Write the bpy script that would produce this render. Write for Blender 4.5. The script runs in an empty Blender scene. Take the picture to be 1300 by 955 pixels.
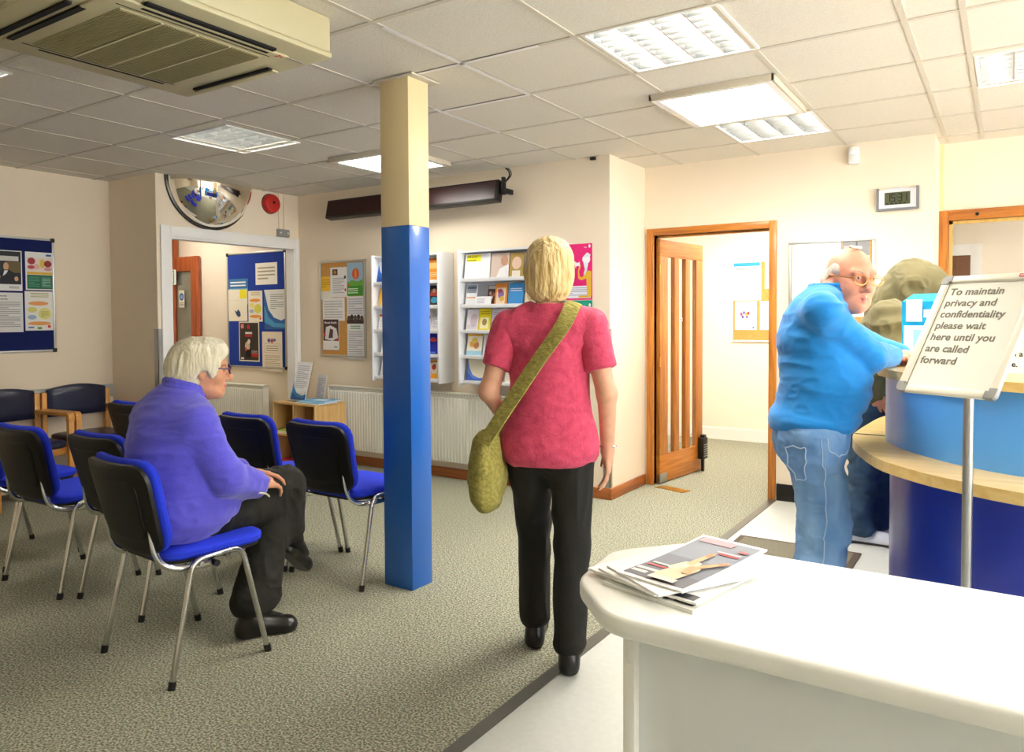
import bpy, bmesh, math, random
import numpy as np
from mathutils import Matrix, Vector
random.seed(7); np.random.seed(7)
SC = bpy.context.scene
COL = SC.collection
PI = math.pi

# ---------------------------------------------------------------- colour / materials
def lin(c):
    if isinstance(c, str):
        c = c.lstrip('#'); c = [int(c[i:i+2], 16)/255 for i in (0, 2, 4)]
    return tuple((x/12.92 if x <= .04045 else ((x+.055)/1.055)**2.4) for x in c) + (1.0,)
MATS = {}
def mat(name, col, rough=.6, metal=0., noise=0., nscale=8., bump=0., bscale=60., spec=None, coat=0., sheen=0., trans=0., alpha=1., ior=1.45, col2=None, stretch=None):
    if name in MATS: return MATS[name]
    m = bpy.data.materials.new(name); m.use_nodes = True
    nt = m.node_tree; N = nt.nodes; L = nt.links; b = N['Principled BSDF']
    c = lin(col)
    b.inputs['Roughness'].default_value = rough; b.inputs['Metallic'].default_value = metal
    b.inputs['IOR'].default_value = ior
    if spec is not None: b.inputs['Specular IOR Level'].default_value = spec
    b.inputs['Coat Weight'].default_value = coat; b.inputs['Sheen Weight'].default_value = sheen
    b.inputs['Transmission Weight'].default_value = trans; b.inputs['Alpha'].default_value = alpha
    tc = N.new('ShaderNodeTexCoord'); vec = tc.outputs['Object']
    if stretch:
        mp = N.new('ShaderNodeMapping'); mp.inputs['Scale'].default_value = stretch
        L.new(vec, mp.inputs['Vector']); vec = mp.outputs['Vector']
    if noise > 0 or col2:
        n = N.new('ShaderNodeTexNoise'); n.inputs['Scale'].default_value = nscale; n.inputs['Detail'].default_value = 4
        L.new(vec, n.inputs['Vector'])
        r = N.new('ShaderNodeMix'); r.data_type = 'RGBA'
        d = lin(col2) if col2 else tuple(max(0, x*(1-noise)) for x in c[:3])+(1,)
        e = c if col2 else tuple(min(1, x*(1+noise*.5)) for x in c[:3])+(1,)
        r.inputs[6].default_value = d; r.inputs[7].default_value = e
        cr = N.new('ShaderNodeMapRange'); cr.inputs[1].default_value = .3; cr.inputs[2].default_value = .7
        L.new(n.outputs['Fac'], cr.inputs[0]); L.new(cr.outputs[0], r.inputs[0]); L.new(r.outputs[2], b.inputs['Base Color'])
    else:
        b.inputs['Base Color'].default_value = c
    if bump > 0:
        n2 = N.new('ShaderNodeTexNoise'); n2.inputs['Scale'].default_value = bscale; n2.inputs['Detail'].default_value = 3
        L.new(vec, n2.inputs['Vector'])
        bp = N.new('ShaderNodeBump'); bp.inputs['Strength'].default_value = bump; bp.inputs['Distance'].default_value = .01
        L.new(n2.outputs['Fac'], bp.inputs['Height']); L.new(bp.outputs['Normal'], b.inputs['Normal'])
    MATS[name] = m; return m
def emis(name, col, strength):
    if name in MATS: return MATS[name]
    m = bpy.data.materials.new(name); m.use_nodes = True
    b = m.node_tree.nodes['Principled BSDF']
    b.inputs['Base Color'].default_value = lin(col); b.inputs['Emission Color'].default_value = lin(col)
    b.inputs['Emission Strength'].default_value = strength
    MATS[name] = m; return m
def wood(name, c1, c2, scale=6, axis='Z', rough=.4, coat=.2):
    if name in MATS: return MATS[name]
    m = bpy.data.materials.new(name); m.use_nodes = True
    nt = m.node_tree; N = nt.nodes; L = nt.links; b = N['Principled BSDF']
    tc = N.new('ShaderNodeTexCoord'); mp = N.new('ShaderNodeMapping')
    s = [14, 14, 14]; s['XYZ'.index(axis)] = .9
    mp.inputs['Scale'].default_value = s
    n = N.new('ShaderNodeTexNoise'); n.inputs['Scale'].default_value = scale; n.inputs['Detail'].default_value = 5; n.inputs['Distortion'].default_value = .6
    r = N.new('ShaderNodeValToRGB'); r.color_ramp.elements[0].color = lin(c2); r.color_ramp.elements[1].color = lin(c1)
    r.color_ramp.elements[0].position = .3; r.color_ramp.elements[1].position = .62
    L.new(tc.outputs['Object'], mp.inputs['Vector']); L.new(mp.outputs['Vector'], n.inputs['Vector']); L.new(n.outputs['Fac'], r.inputs['Fac'])
    L.new(r.outputs['Color'], b.inputs['Base Color'])
    b.inputs['Roughness'].default_value = rough; b.inputs['Coat Weight'].default_value = coat
    MATS[name] = m; return m
def paper(col): return mat('paper_'+col.strip('#'), col, rough=.55, noise=.02, nscale=3)

# ---------------------------------------------------------------- object bookkeeping
def tag(o, label=None, cat=None, group=None, kind=None):
    if label: o['label'] = label
    if cat: o['category'] = cat
    if group: o['group'] = group
    if kind: o['kind'] = kind
    return o
def thing(name, label, cat, loc=(0, 0, 0), rz=0., group=None):
    o = bpy.data.objects.new(name, None); COL.objects.link(o)
    o.empty_display_size = .1
    o.location = loc; o.rotation_euler = (0, 0, rz)
    return tag(o, label, cat, group)
def copy_tree(o, parent=None):
    c = o.copy(); COL.objects.link(c)
    if parent: c.parent = parent
    for ch in list(o.children): copy_tree(ch, c)
    return c
def T(*v): return Matrix.Translation(Vector(v))
def R(deg, ax): return Matrix.Rotation(math.radians(deg), 4, ax)
def frame(o, x, y, z=None):
    """4x4 with columns x,y,z and origin o"""
    x = Vector(x).normalized(); y = Vector(y); y = (y - x*y.dot(x)).normalized(); z = x.cross(y)
    m = Matrix.Identity(4)
    for i in range(3): m[i][0], m[i][1], m[i][2], m[i][3] = x[i], y[i], z[i], o[i]
    return m

class MB:
    """collects shapes into ONE mesh"""
    def __init__(s): s.v = []; s.f = []; s.m = []; s.sm = []; s.mats = []
    def mi(s, m):
        if m not in s.mats: s.mats.append(m)
        return s.mats.index(m)
    def add(s, vs, fs, m, M=None, smooth=False):
        b = len(s.v); k = s.mi(m)
        for p in vs:
            p = Vector(p); s.v.append(tuple(M @ p) if M else tuple(p))
        for f in fs: s.f.append([b+i for i in f]); s.m.append(k); s.sm.append(smooth)
        return s
    def bm(s, bm, m, M=None, smooth=False):
        bm.verts.index_update()
        s.add([v.co.copy() for v in bm.verts], [[v.index for v in f.verts] for f in bm.faces], m, M, smooth); bm.free(); return s
    def box(s, lo, hi, m, bev=0., M=None, seg=2, smooth=False):
        lo = [min(a, b) for a, b in zip(lo, hi)], [max(a, b) for a, b in zip(lo, hi)]
        lo, hi = lo
        bm = bmesh.new(); bmesh.ops.create_cube(bm, size=1)
        for v in bm.verts: v.co = Vector([(lo[i]+hi[i])/2 + v.co[i]*(hi[i]-lo[i]) for i in range(3)])
        if bev > 0: bmesh.ops.bevel(bm, geom=list(bm.edges), offset=bev, segments=seg, profile=.5, affect='EDGES')
        return s.bm(bm, m, M, smooth or bev > 0)
    def prism(s, poly, z0, z1, m, bev=0., M=None, seg=2, smooth=False):
        bm = bmesh.new()
        vs = [bm.verts.new((p[0], p[1], z0)) for p in poly]
        f = bm.faces.new(vs); r = bmesh.ops.extrude_face_region(bm, geom=[f])
        for e in r['geom']:
            if isinstance(e, bmesh.types.BMVert): e.co.z = z1
        bmesh.ops.recalc_face_normals(bm, faces=bm.faces)
        if bev > 0:
            es = [e for e in bm.edges if abs(e.verts[0].co.z-e.verts[1].co.z) < 1e-6]
            bmesh.ops.bevel(bm, geom=es, offset=bev, segments=seg, profile=.5, affect='EDGES')
        return s.bm(bm, m, M, smooth)
    def tube(s, pts, r, m, seg=10, M=None, caps=True, sq=1.0):
        pts = [Vector(p) for p in pts]; n = len(pts); rr = r if isinstance(r, (list, tuple)) else [r]*n
        vs = []; up = None
        for i, p in enumerate(pts):
            t = (pts[min(i+1, n-1)]-pts[max(i-1, 0)]).normalized()
            if up is None:
                a = Vector((0, 0, 1)) if abs(t.z) < .9 else Vector((1, 0, 0)); up = (a - t*a.dot(t)).normalized()
            else: up = (up - t*up.dot(t)).normalized()
            sd = t.cross(up)
            for k in range(seg):
                q = 2*PI*k/seg; vs.append(p + (up*math.cos(q)*sq + sd*math.sin(q))*rr[i])
        fs = [[i*seg+k, i*seg+(k+1) % seg, (i+1)*seg+(k+1) % seg, (i+1)*seg+k] for i in range(n-1) for k in range(seg)]
        if caps: fs += [list(range(seg))[::-1], [(n-1)*seg+k for k in range(seg)]]
        return s.add(vs, fs, m, M, True)
    def lathe(s, prof, m, seg=24, M=None, a0=0, a1=2*PI, smooth=True):
        full = abs(a1-a0-2*PI) < 1e-6; na = seg if full else seg+1; vs = []; fs = []
        for i in range(na):
            q = a0+(a1-a0)*i/seg
            for r, z in prof: vs.append((r*math.cos(q), r*math.sin(q), z))
        n = len(prof)
        for i in range(seg):
            j = (i+1) % na
            for k in range(n-1): fs.append([i*n+k, j*n+k, j*n+k+1, i*n+k+1])
        return s.add(vs, fs, m, M, smooth)
    def ball(s, c, r, m, M=None, u=12, v=8):
        r = (r, r, r) if not isinstance(r, (tuple, list)) else r
        bm = bmesh.new(); bmesh.ops.create_uvsphere(bm, u_segments=u, v_segments=v, radius=1)
        for w in bm.verts: w.co = Vector([c[i]+w.co[i]*r[i] for i in range(3)])
        return s.bm(bm, m, M, True)
    def grid(s, P, m, M=None, smooth=True, close=False):
        """P[i][j] points"""
        a = len(P); b = len(P[0]); vs = [p for row in P for p in row]
        fs = [[i*b+j, (i+1)*b+j, (i+1)*b+j+1, i*b+j+1] for i in range(a-1) for j in range(b-1)]
        return s.add(vs, fs, m, M, smooth)
    def text(s, txt, size, m, M, align='LEFT', ext=.0004, shear=0., bold=0., sx=1.):
        cu = bpy.data.curves.new('lettering', 'FONT'); cu.body = txt; cu.size = size; cu.align_x = align; cu.extrude = ext
        cu.shear = shear; cu.offset = bold; cu.resolution_u = 3
        o = bpy.data.objects.new('lettering', cu); me = bpy.data.meshes.new_from_object(o)
        S = Matrix.Diagonal((sx, 1, 1, 1))
        s.add([v.co.copy() for v in me.vertices], [list(p.vertices) for p in me.polygons], m, M @ S)
        bpy.data.objects.remove(o); bpy.data.curves.remove(cu); bpy.data.meshes.remove(me); return s
    def build(s, name, parent=None, loc=None, label=None, cat=None, group=None, kind=None, angle=40):
        me = bpy.data.meshes.new(name); me.from_pydata(s.v, [], s.f)
        for m in s.mats: me.materials.append(m)
        me.polygons.foreach_set('material_index', s.m); me.polygons.foreach_set('use_smooth', s.sm)
        me.validate(); me.update()
        if any(s.sm):
            try: me.set_sharp_from_angle(angle=math.radians(angle))
            except Exception: pass
        o = bpy.data.objects.new(name, me); COL.objects.link(o)
        if parent: o.parent = parent
        if loc: o.location = loc
        return tag(o, label, cat, group, kind)

def arc(cx, cy, r, a0, a1, n):
    return [(cx+r*math.cos(math.radians(a0+(a1-a0)*i/n)), cy+r*math.sin(math.radians(a0+(a1-a0)*i/n))) for i in range(n+1)]
def rrect(x0, y0, x1, y1, r, n=5):
    return arc(x1-r, y1-r, r, 0, 90, n)+arc(x0+r, y1-r, r, 90, 180, n)+arc(x0+r, y0+r, r, 180, 270, n)+arc(x1-r, y0+r, r, 270, 360, n)
def smoothpath(pts, n=6):
    """Catmull-Rom through points"""
    P = [Vector(p) for p in pts]; out = []
    for i in range(len(P)-1):
        a, b, c, d = P[max(i-1, 0)], P[i], P[i+1], P[min(i+2, len(P)-1)]
        for k in range(n):
            t = k/n; out.append(.5*((2*b)+(c-a)*t+(2*a-5*b+4*c-d)*t*t+(3*b-a-3*c+d)*t**3))
    out.append(P[-1]); return out
def bend(pts, r=.03, n=5):
    """polyline with rounded corners"""
    P = [Vector(p) for p in pts]; out = [P[0]]
    for i in range(1, len(P)-1):
        a = (P[i-1]-P[i]); b = (P[i+1]-P[i]); d = min(r, a.length*.45, b.length*.45)
        a = P[i]+a.normalized()*d; b = P[i]+b.normalized()*d
        for k in range(n+1):
            t = k/n; out.append(a*(1-t)**2+P[i]*2*t*(1-t)+b*t*t)
    out.append(P[-1]); return out

# ---------------------------------------------------------------- printed sheets
def sheet_mb(mb, w, h, base, items, M=None, th=.0012):
    """flat printed sheet in local x (right) / y (up), face towards +z"""
    M = M or Matrix.Identity(4)
    mb.box((0, 0, 0), (w, h, th), paper(base), M=M)
    z = th
    for it in items:
        z += .00025; k = it[0]
        if k == 'r': _, u0, v0, u1, v1, c = it; mb.add([(u0*w, v0*h, z), (u1*w, v0*h, z), (u1*w, v1*h, z), (u0*w, v1*h, z)], [[0, 1, 2, 3]], paper(c), M)
        elif k == 'e': _, u, v, ru, rv, c = it; mb.add([(u*w+ru*w*math.cos(a*PI/10), v*h+rv*h*math.sin(a*PI/10), z) for a in range(20)], [list(range(20))], paper(c), M)
        elif k == 'p': _, pts, c = it; mb.add([(u*w, v*h, z) for u, v in pts], [list(range(len(pts)))], paper(c), M)
        elif k == 'l':
            _, u0, v0, u1, v1, n, c = it; rd = random.Random(int(u0*100+v0*1000+n))
            for i in range(n):
                v = v1-(v1-v0)*(i+.5)/n; e = u1 if (i % 4 != 3) else u0+(u1-u0)*rd.uniform(.4, .8); d = (v1-v0)/n*.22
                mb.add([(u0*w, (v-d)*h, z), (e*w, (v-d)*h, z), (e*w, (v+d)*h, z), (u0*w, (v+d)*h, z)], [[0, 1, 2, 3]], paper(c), M)
        elif k == 't': _, u, v, sz, tx, c = it; mb.text(tx, sz*h, paper(c), M @ T(u*w, v*h, z), ext=.0001, bold=sz*h*.02)
    return mb
def sheet(name, label, cat, M, w, h, base, items=(), group=None):
    """M: local frame of the bottom-left corner of the sheet"""
    mb = MB(); sheet_mb(mb, w, h, base, items)
    o = mb.build(name, None, label=label, cat=cat, group=group); o.matrix_world = M
    return o
def on_y(x, y, z): return frame((x, y, z), (1, 0, 0), (0, 0, 1))            # wall facing -y
def on_x(x, y, z): return frame((x, y, z), (0, 1, 0), (0, 0, 1))            # wall facing +x
# ================================================================ ROOM
CAMH = 1.37; HC = 2.57
XL, XM, XA, XR = -6.56, -5.86, -2.48, 2.6      # left wall, mirror wall, alcove wall, right wall
YJ, YB, YD, YR, YF = 3.62, 5.11, 5.76, 6.16, -3.2
M_wall = mat('cream_wall_paint', '#eee0c8', rough=.75, noise=.03, nscale=1.5, bump=.04, bscale=180)
M_white = mat('white_gloss_paint', '#f1f1ee', rough=.35, noise=.02, nscale=4)
M_pine = wood('varnished_pine', '#c87f2e', '#9c5818', 3, 'Z')
M_pineh = wood('varnished_pine_across', '#c87f2e', '#9c5818', 3, 'X')
M_piney = wood('varnished_pine_along', '#c87f2e', '#9c5818', 3, 'Y')
M_skirt = wood('brown_skirting_wood', '#a8612a', '#8a4a1c', 3, 'X')
M_skirty = wood('brown_skirting_wood_along', '#a8612a', '#8a4a1c', 3, 'Y')
M_mahog = wood('red_brown_wood', '#b05a2c', '#8c3c18', 3, 'Z')
M_chrome = mat('chrome', '#cfcfcd', rough=.16, metal=1., noise=.03)
M_steel = mat('brushed_steel', '#b4b4b0', rough=.38, metal=1., noise=.05, stretch=(1, 1, 30))
M_alu = mat('satin_aluminium', '#c9cac6', rough=.42, metal=.85, noise=.02)
M_black = mat('black_plastic', '#0c0b09', rough=.42, noise=.1, bump=.05, bscale=300)
M_grey = mat('grey_plastic', '#8d8f8c', rough=.5, noise=.03)
M_dark = mat('dark_gap', '#0b0b0a', rough=.8)
M_glass = mat('clear_glass', '#ffffff', rough=.02, trans=1., ior=1.45)
M_brass = mat('brass', '#c9a24a', rough=.35, metal=1., noise=.05)

def carpet_mat():
    m = bpy.data.materials.new('flecked_grey_carpet'); m.use_nodes = True
    N = m.node_tree.nodes; L = m.node_tree.links; b = N['Principled BSDF']
    tc = N.new('ShaderNodeTexCoord')
    n = N.new('ShaderNodeTexNoise'); n.inputs['Scale'].default_value = 120; n.inputs['Detail'].default_value = 3
    n2 = N.new('ShaderNodeTexNoise'); n2.inputs['Scale'].default_value = 1.1; n2.inputs['Detail'].default_value = 3
    v = N.new('ShaderNodeTexVoronoi'); v.inputs['Scale'].default_value = 220
    for q in (n, n2, v): L.new(tc.outputs['Object'], q.inputs['Vector'])
    r = N.new('ShaderNodeValToRGB'); e = r.color_ramp.elements
    e[0].position = .38; e[0].color = lin('#6b6c50'); e[1].position = .62; e[1].color = lin('#c0bf9c')
    q = e.new(.5); q.color = lin('#959578')
    L.new(n.outputs['Fac'], r.inputs['Fac'])
    mx = N.new('ShaderNodeMix'); mx.data_type = 'RGBA'; mx.blend_type = 'MULTIPLY'; mx.inputs[0].default_value = .3
    L.new(r.outputs['Color'], mx.inputs[6]); L.new(v.outputs['Color'], mx.inputs[7])
    hs = N.new('ShaderNodeHueSaturation'); hs.inputs['Saturation'].default_value = .65
    L.new(mx.outputs[2], hs.inputs['Color'])
    L.new(hs.outputs['Color'], b.inputs['Base Color'])
    b.inputs['Roughness'].default_value = .95; b.inputs['Specular IOR Level'].default_value = .1
    bp = N.new('ShaderNodeBump'); bp.inputs['Strength'].default_value = .5; bp.inputs['Distance'].default_value = .006
    L.new(n.outputs['Fac'], bp.inputs['Height']); L.new(bp.outputs['Normal'], b.inputs['Normal'])
    return m
M_carpet = carpet_mat()
M_vinyl = mat('pale_grey_vinyl', '#c3c6c0', rough=.42, noise=.05, nscale=40)
M_tile = mat('ceiling_tile', '#ded9cc', rough=.9, noise=.06, nscale=90, bump=.25, bscale=140)
M_tbar = mat('ceiling_t_bar', '#cbc5b6', rough=.5, noise=.02)
M_tbarw = mat('ceiling_t_bar_white', '#eceae8', rough=.4, noise=.02)

def S(mb, name, **k): return mb.build(name, kind='structure', **k)
# floors
b = MB(); b.box((-9.2, YF, -.06), (-1.45, 8.4, 0), M_carpet); b.box((-1.45, YD-.02, -.06), (-1.2, 8.4, 0), M_carpet)
S(b, 'floor')
b = MB(); b.box((-1.45, YF, -.06), (XR, YD-.02, 0), M_vinyl); b.box((-1.2, YD-.02, -.06), (XR, 9.2, 0), M_vinyl); S(b, 'floor_vinyl')
b = MB(); b.prism([(-1.475, YF), (-1.425, YF), (-1.425, YD), (-1.475, YD)], 0, .005, mat('dark_threshold_strip', '#5c5a52', rough=.4, metal=.3, noise=.1)); S(b, 'trim_1')
# ceiling: tiles plus the exposed grid
b = MB()
LIGHTS = [(-4.35, 3.27), (-1.24, 3.18), (-1.27, 4.985), (.145, 4.445), (-4.36, 1.49), (-1.27, -.9), (1.1, 1.5), (-4.36, -1.2)]   # recessed fittings
ye = sorted({-3.2, 9.2} | {round(y+d, 4) for _, y in LIGHTS for d in (-.295, .295)})
for y0, y1 in zip(ye[:-1], ye[1:]):
    xs_ = [-9.2]
    for x, y in sorted(LIGHTS):
        if y-.295 < (y0+y1)/2 < y+.295: xs_ += [x-.295, x+.295]
    xs_.append(XR)
    for i in range(0, len(xs_), 2): b.box((xs_[i], y0, HC), (xs_[i+1], y1, HC+.05), M_tile)
gx = [-2.17+.6*i for i in range(-11, 4)] + [-.165+.6*i for i in range(0, 5)]
for x in gx: b.box((x-.012, YF, HC-.004), (x+.012, 6.1, HC-.0002), M_tbar)
for j in range(-10, 6):
    y = 2.89+.6*j; b.box((-6.6, y-.012, HC-.0045), (XR, y+.012, HC), M_tbar)
# a run of newer white bars round the middle bay
b.box((-2.77, 2.878, HC-.0055), (-1.75, 2.902, HC-.001), M_tbarw); b.box((-2.182, 2.35, HC-.0055), (-2.158, 3.49, HC-.001), M_tbarw)
b.box((-2.77, 3.478, HC-.0055), (-2.17, 3.502, HC-.001), M_tbarw); b.box((-2.782, 3.42, HC-.0055), (-2.758, 4.09, HC-.001), M_tbarw)
S(b, 'ceiling')
# walls
W = .1
b = MB(); b.box((XL-W, YF, 0), (XL, YJ+W, HC), M_wall); S(b, 'wall_left')
b = MB(); b.box((XL-W, YJ, 0), (XM, YJ+.08, HC), M_wall); S(b, 'wall_return')
OY0, OY1, OZ = 3.74, 5.06, 2.06                     # lobby opening
b = MB(); b.box((XM-W, YJ+.08, 0), (XM, OY0, HC), M_wall); b.box((XM-W, OY0, OZ), (XM, YB, HC), M_wall); b.box((XM-W, OY1, 0), (XM, YB, OZ), M_wall); S(b, 'wall_lobby_opening')
b = MB(); b.box((-9.2, YB, 0), (XA, YB+W, HC), M_wall); S(b, 'wall_back')
b = MB(); b.box((XA-W, YB+W, 0), (XA, YD+.08, HC), M_wall); S(b, 'wall_alcove')
DX0, DX1, DZ = -2.40, -1.49, 2.02                   # corridor door hole
b = MB(); b.box((XA, YD, 0), (DX0, YD+W, HC), M_wall); b.box((DX0, YD, DZ), (DX1, YD+W, HC), M_wall); b.box((DX1, YD, 0), (-.42, YD+W, HC), M_wall); S(b, 'wall_corridor')
b = MB(); b.box((-.52, YD+W, 0), (-.42, YR+W, HC), M_wall); S(b, 'wall_hatch_side')
HX0, HX1, HZ0, HZ1 = -.36, 1.35, 1.12, 2.03          # reception hatch
b = MB(); b.box((-.42, YR, 0), (HX0, YR+W, HC), M_wall); b.box((HX0, YR, 0), (HX1, YR+W, HZ0), M_wall); b.box((HX0, YR, HZ1), (HX1, YR+W, HC), M_wall); b.box((HX1, YR, 0), (XR, YR+W, HC), M_wall); S(b, 'wall_hatch')
RY0, RY1, RZ0, RZ1 = .5, 5.1, .85, 2.3                 # unseen window, added on the right for strong daylight
b = MB(); b.box((XR, YF, 0), (XR+W, RY0, HC), M_wall); b.box((XR, RY1, 0), (XR+W, 9.2, HC), M_wall); b.box((XR, RY0, 0), (XR+W, RY1, RZ0), M_wall); b.box((XR, RY0, RZ1), (XR+W, RY1, HC), M_wall); S(b, 'wall_right')
b = MB()
for y in (RY0, 2.03, 3.57, RY1): b.box((XR+.02, y-.03, RZ0), (XR+.08, y+.03, RZ1), M_white)
for z in (RZ0, RZ1): b.box((XR+.02, RY0, z-.03), (XR+.08, RY1, z+.03), M_white)
S(b, 'added_window')
b = MB(); b.box((XL-W, YF-W, 0), (XR+W, YF, HC), M_wall); S(b, 'wall_front')
# lobby and corridor shells
b = MB(); b.box((-9.2, 3.6, 0), (-9.1, YB, HC), M_wall); S(b, 'wall_lobby_left')
b = MB(); b.box((-9.2, 3.5, 0), (XL-W, 3.62, HC), M_wall); S(b, 'wall_lobby_front')
M_corr = mat('pale_corridor_paint', '#f3e9d8', rough=.7, noise=.02, nscale=2)
b = MB(); b.box((-3.6, 8.3, 0), (-1.1, 8.4, HC), M_corr); S(b, 'wall_corridor_end')
b = MB(); b.box((-3.7, YB+W, 0), (-3.6, 8.4, HC), M_corr); S(b, 'wall_corridor_left')
b = MB(); b.box((-1.3, YD+W, 0), (-1.2, 8.4, HC), M_corr); S(b, 'wall_corridor_right')
b = MB(); b.box((-3.6, 8.285, 0), (-1.3, 8.3, .13), M_white); S(b, 'baseboard_corridor')
b = MB(); b.box((-1.2, 9.1, 0), (XR, 9.2, HC), M_corr); S(b, 'wall_office_end')
b = MB(); b.box((-1.2, YD+W, 0), (-1.1, 9.2, HC), M_corr); S(b, 'wall_office_left')
# baseboards
b = MB(); b.box((XM, YB-.018, 0), (XA, YB, .085), M_skirt, .003); S(b, 'baseboard_back')
b = MB(); b.box((XA, YB-.018, 0), (XA+.018, YD-.02, .085), M_skirty, .003); S(b, 'baseboard_alcove')
b = MB(); b.box((DX1+.06, YD-.012, 0), (-.42, YD, .125), mat('black_vinyl_skirting', '#151412', rough=.4, noise=.1), .003); S(b, 'baseboard_corridor_wall')
# grey chair rail on the left wall
b = MB(); b.box((XL, -2.9, .70), (XL+.015, YJ, .81), mat('grey_rail_paint', '#b5bab8', rough=.5, noise=.03), .003); S(b, 'trim_2')
# white architrave of the lobby opening
b = MB()
b.box((XM, OY0-.09, 0), (XM+.018, OY0, OZ+.09), M_white, .004); b.box((XM, OY1, 0), (XM+.018, YB-.002, OZ+.09), M_white, .004); b.box((XM, OY0, OZ), (XM+.018, OY1, OZ+.09), M_white, .004)
b.box((XM-W-.01, OY0, 0), (XM+.005, OY0+.015, OZ), M_white); b.box((XM-W-.01, OY1-.015, 0), (XM+.005, OY1, OZ), M_white); b.box((XM-W-.01, OY0+.015, OZ-.015), (XM+.005, OY1-.015, OZ), M_white)
S(b, 'trim_3')
# steel corner guards
b = MB(); b.box((XA-.055, YB-.004, .09), (XA+.004, YB, 1.28), M_steel); b.box((XA, YB-.004, .09), (XA+.004, YB+.03, 1.28), M_steel); S(b, 'trim_4')
b = MB(); b.box((XM-.055, YJ-.004, .05), (XM+.004, YJ, 1.29), M_steel); b.box((XM, YJ-.004, .05), (XM+.004, YJ+.03, 1.29), M_steel); S(b, 'trim_5')
# square post, cream above blue
M_post = mat('blue_gloss_post_paint', '#2162ba', rough=.3, noise=.05, nscale=3, coat=.3)
M_postc = mat('cream_gloss_post_paint', '#e6d3a4', rough=.4, noise=.03, nscale=3)
b = MB(); b.box((-2.67, 2.865, 0), (-2.482, 3.02, 1.83), M_post, .003); b.box((-2.67, 2.865, 1.83), (-2.482, 3.02, HC), M_postc, .003)
b.box((-2.70, 2.845, HC-.012), (-2.44, 3.06, HC-.004), M_tbar)
b.build('square_post', label='square post painted cream above and glossy blue below, between chairs and walkway', cat='post')

# ---------------------------------------------------------------- corridor door
b = MB()
fy0, fy1 = YD-.02, YD+W
b.box((DX0-.06, fy0, 0), (DX0, fy1, DZ+.055), M_pine, .004); b.box((DX1, fy0, 0), (DX1+.055, fy1, DZ+.055), M_pine, .004); b.box((DX0, fy0, DZ), (DX1, fy1, DZ+.055), M_pineh, .004)
b.box((DX0, YD+.06, 0), (DX0+.012, fy1, DZ), M_pine); b.box((DX1-.012, YD+.06, 0), (DX1, fy1, DZ), M_pine); b.box((DX0, YD+.06, DZ-.012), (DX1, fy1, DZ), M_pineh)
S(b, 'trim_6')
dr = bpy.data.objects.new('door_1', None); COL.objects.link(dr); dr.location = (-2.385, 5.80, 0); dr.rotation_euler = (0, 0, math.radians(83)); tag(dr, kind='structure')
b = MB(); w, h, t = .76, 1.995, .042
slots = [(.115, .215), (.275, .375), (.435, .535)]
slots = [(.13, .245), (.325, .44), (.52, .635)]
z0, z1 = .235, 1.86
b.box((0, -t/2, .008), (w, t/2, z0), M_pineh, .002); b.box((0, -t/2, z1), (w, t/2, h), M_pineh, .002)
xs = [0]+[q for s in slots for q in s]+[w]
for i in range(0, 8, 2): b.box((xs[i], -t/2, z0), (xs[i+1], t/2, z1), M_pine, .003)
b.build('door_leaf', dr)
for s in slots:
    MB().box((s[0], -.003, z0), (s[1], .003, z1), M_glass).build('glass_panel', dr)
MB().box((.0, -t/2-.002, .01), (.11, t/2+.002, .085), M_steel, .001).build('kick_plate', dr)
b = MB()
for z in (.25, 1.0, 1.75): b.tube([(-.004, -t/2, z-.04), (-.004, -t/2, z+.04)], .006, M_brass)
b.build('hinge', dr)
b = MB(); sheet_mb(b, .09, .12, '#f4f4f2', [('e', .5, .55, .3, .24, '#1d4f9e')], frame((.455, -.0045, 1.22), (1, 0, 0), (0, 0, 1)))
b.build('door_notice', dr, label='white notice with blue disc on the glass')
b = MB(); sheet_mb(b, .06, .03, '#f4f4f2', [('r', .1, .3, .9, .5, '#c03030')], frame((.35, -.0045, 1.33), (1, 0, 0), (0, 0, 1)))
b.build('door_sticker', dr)
# black hold-open device at the foot of the leaf
b = MB(); Mh = T(-2.385, 5.80, 0) @ R(83, 'Z')
b.box((.665, -.075, .11), (.76, -.022, .30), M_black, .008, M=Mh)
for k in range(6): b.box((.68, -.078, .135+.02*k), (.745, -.074, .142+.02*k), M_grey, M=Mh)
b.box((.69, -.07, .30), (.74, -.03, .325), M_black, .006, M=Mh)
b.box((.70, -.06, .0), (.725, -.035, .115), M_black, .004, M=Mh)
b.build('door_holder', label='small black hold-open box at the foot of the pine corridor door', cat='door holder')
b = MB(); b.prism([(-2.36, 5.675), (-2.10, 5.60), (-2.07, 5.70), (-2.33, 5.775)], .0, .004, M_brass); b.build('floor_plate', label='brass plate let into the carpet at the pine corridor door', cat='floor plate')
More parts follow.
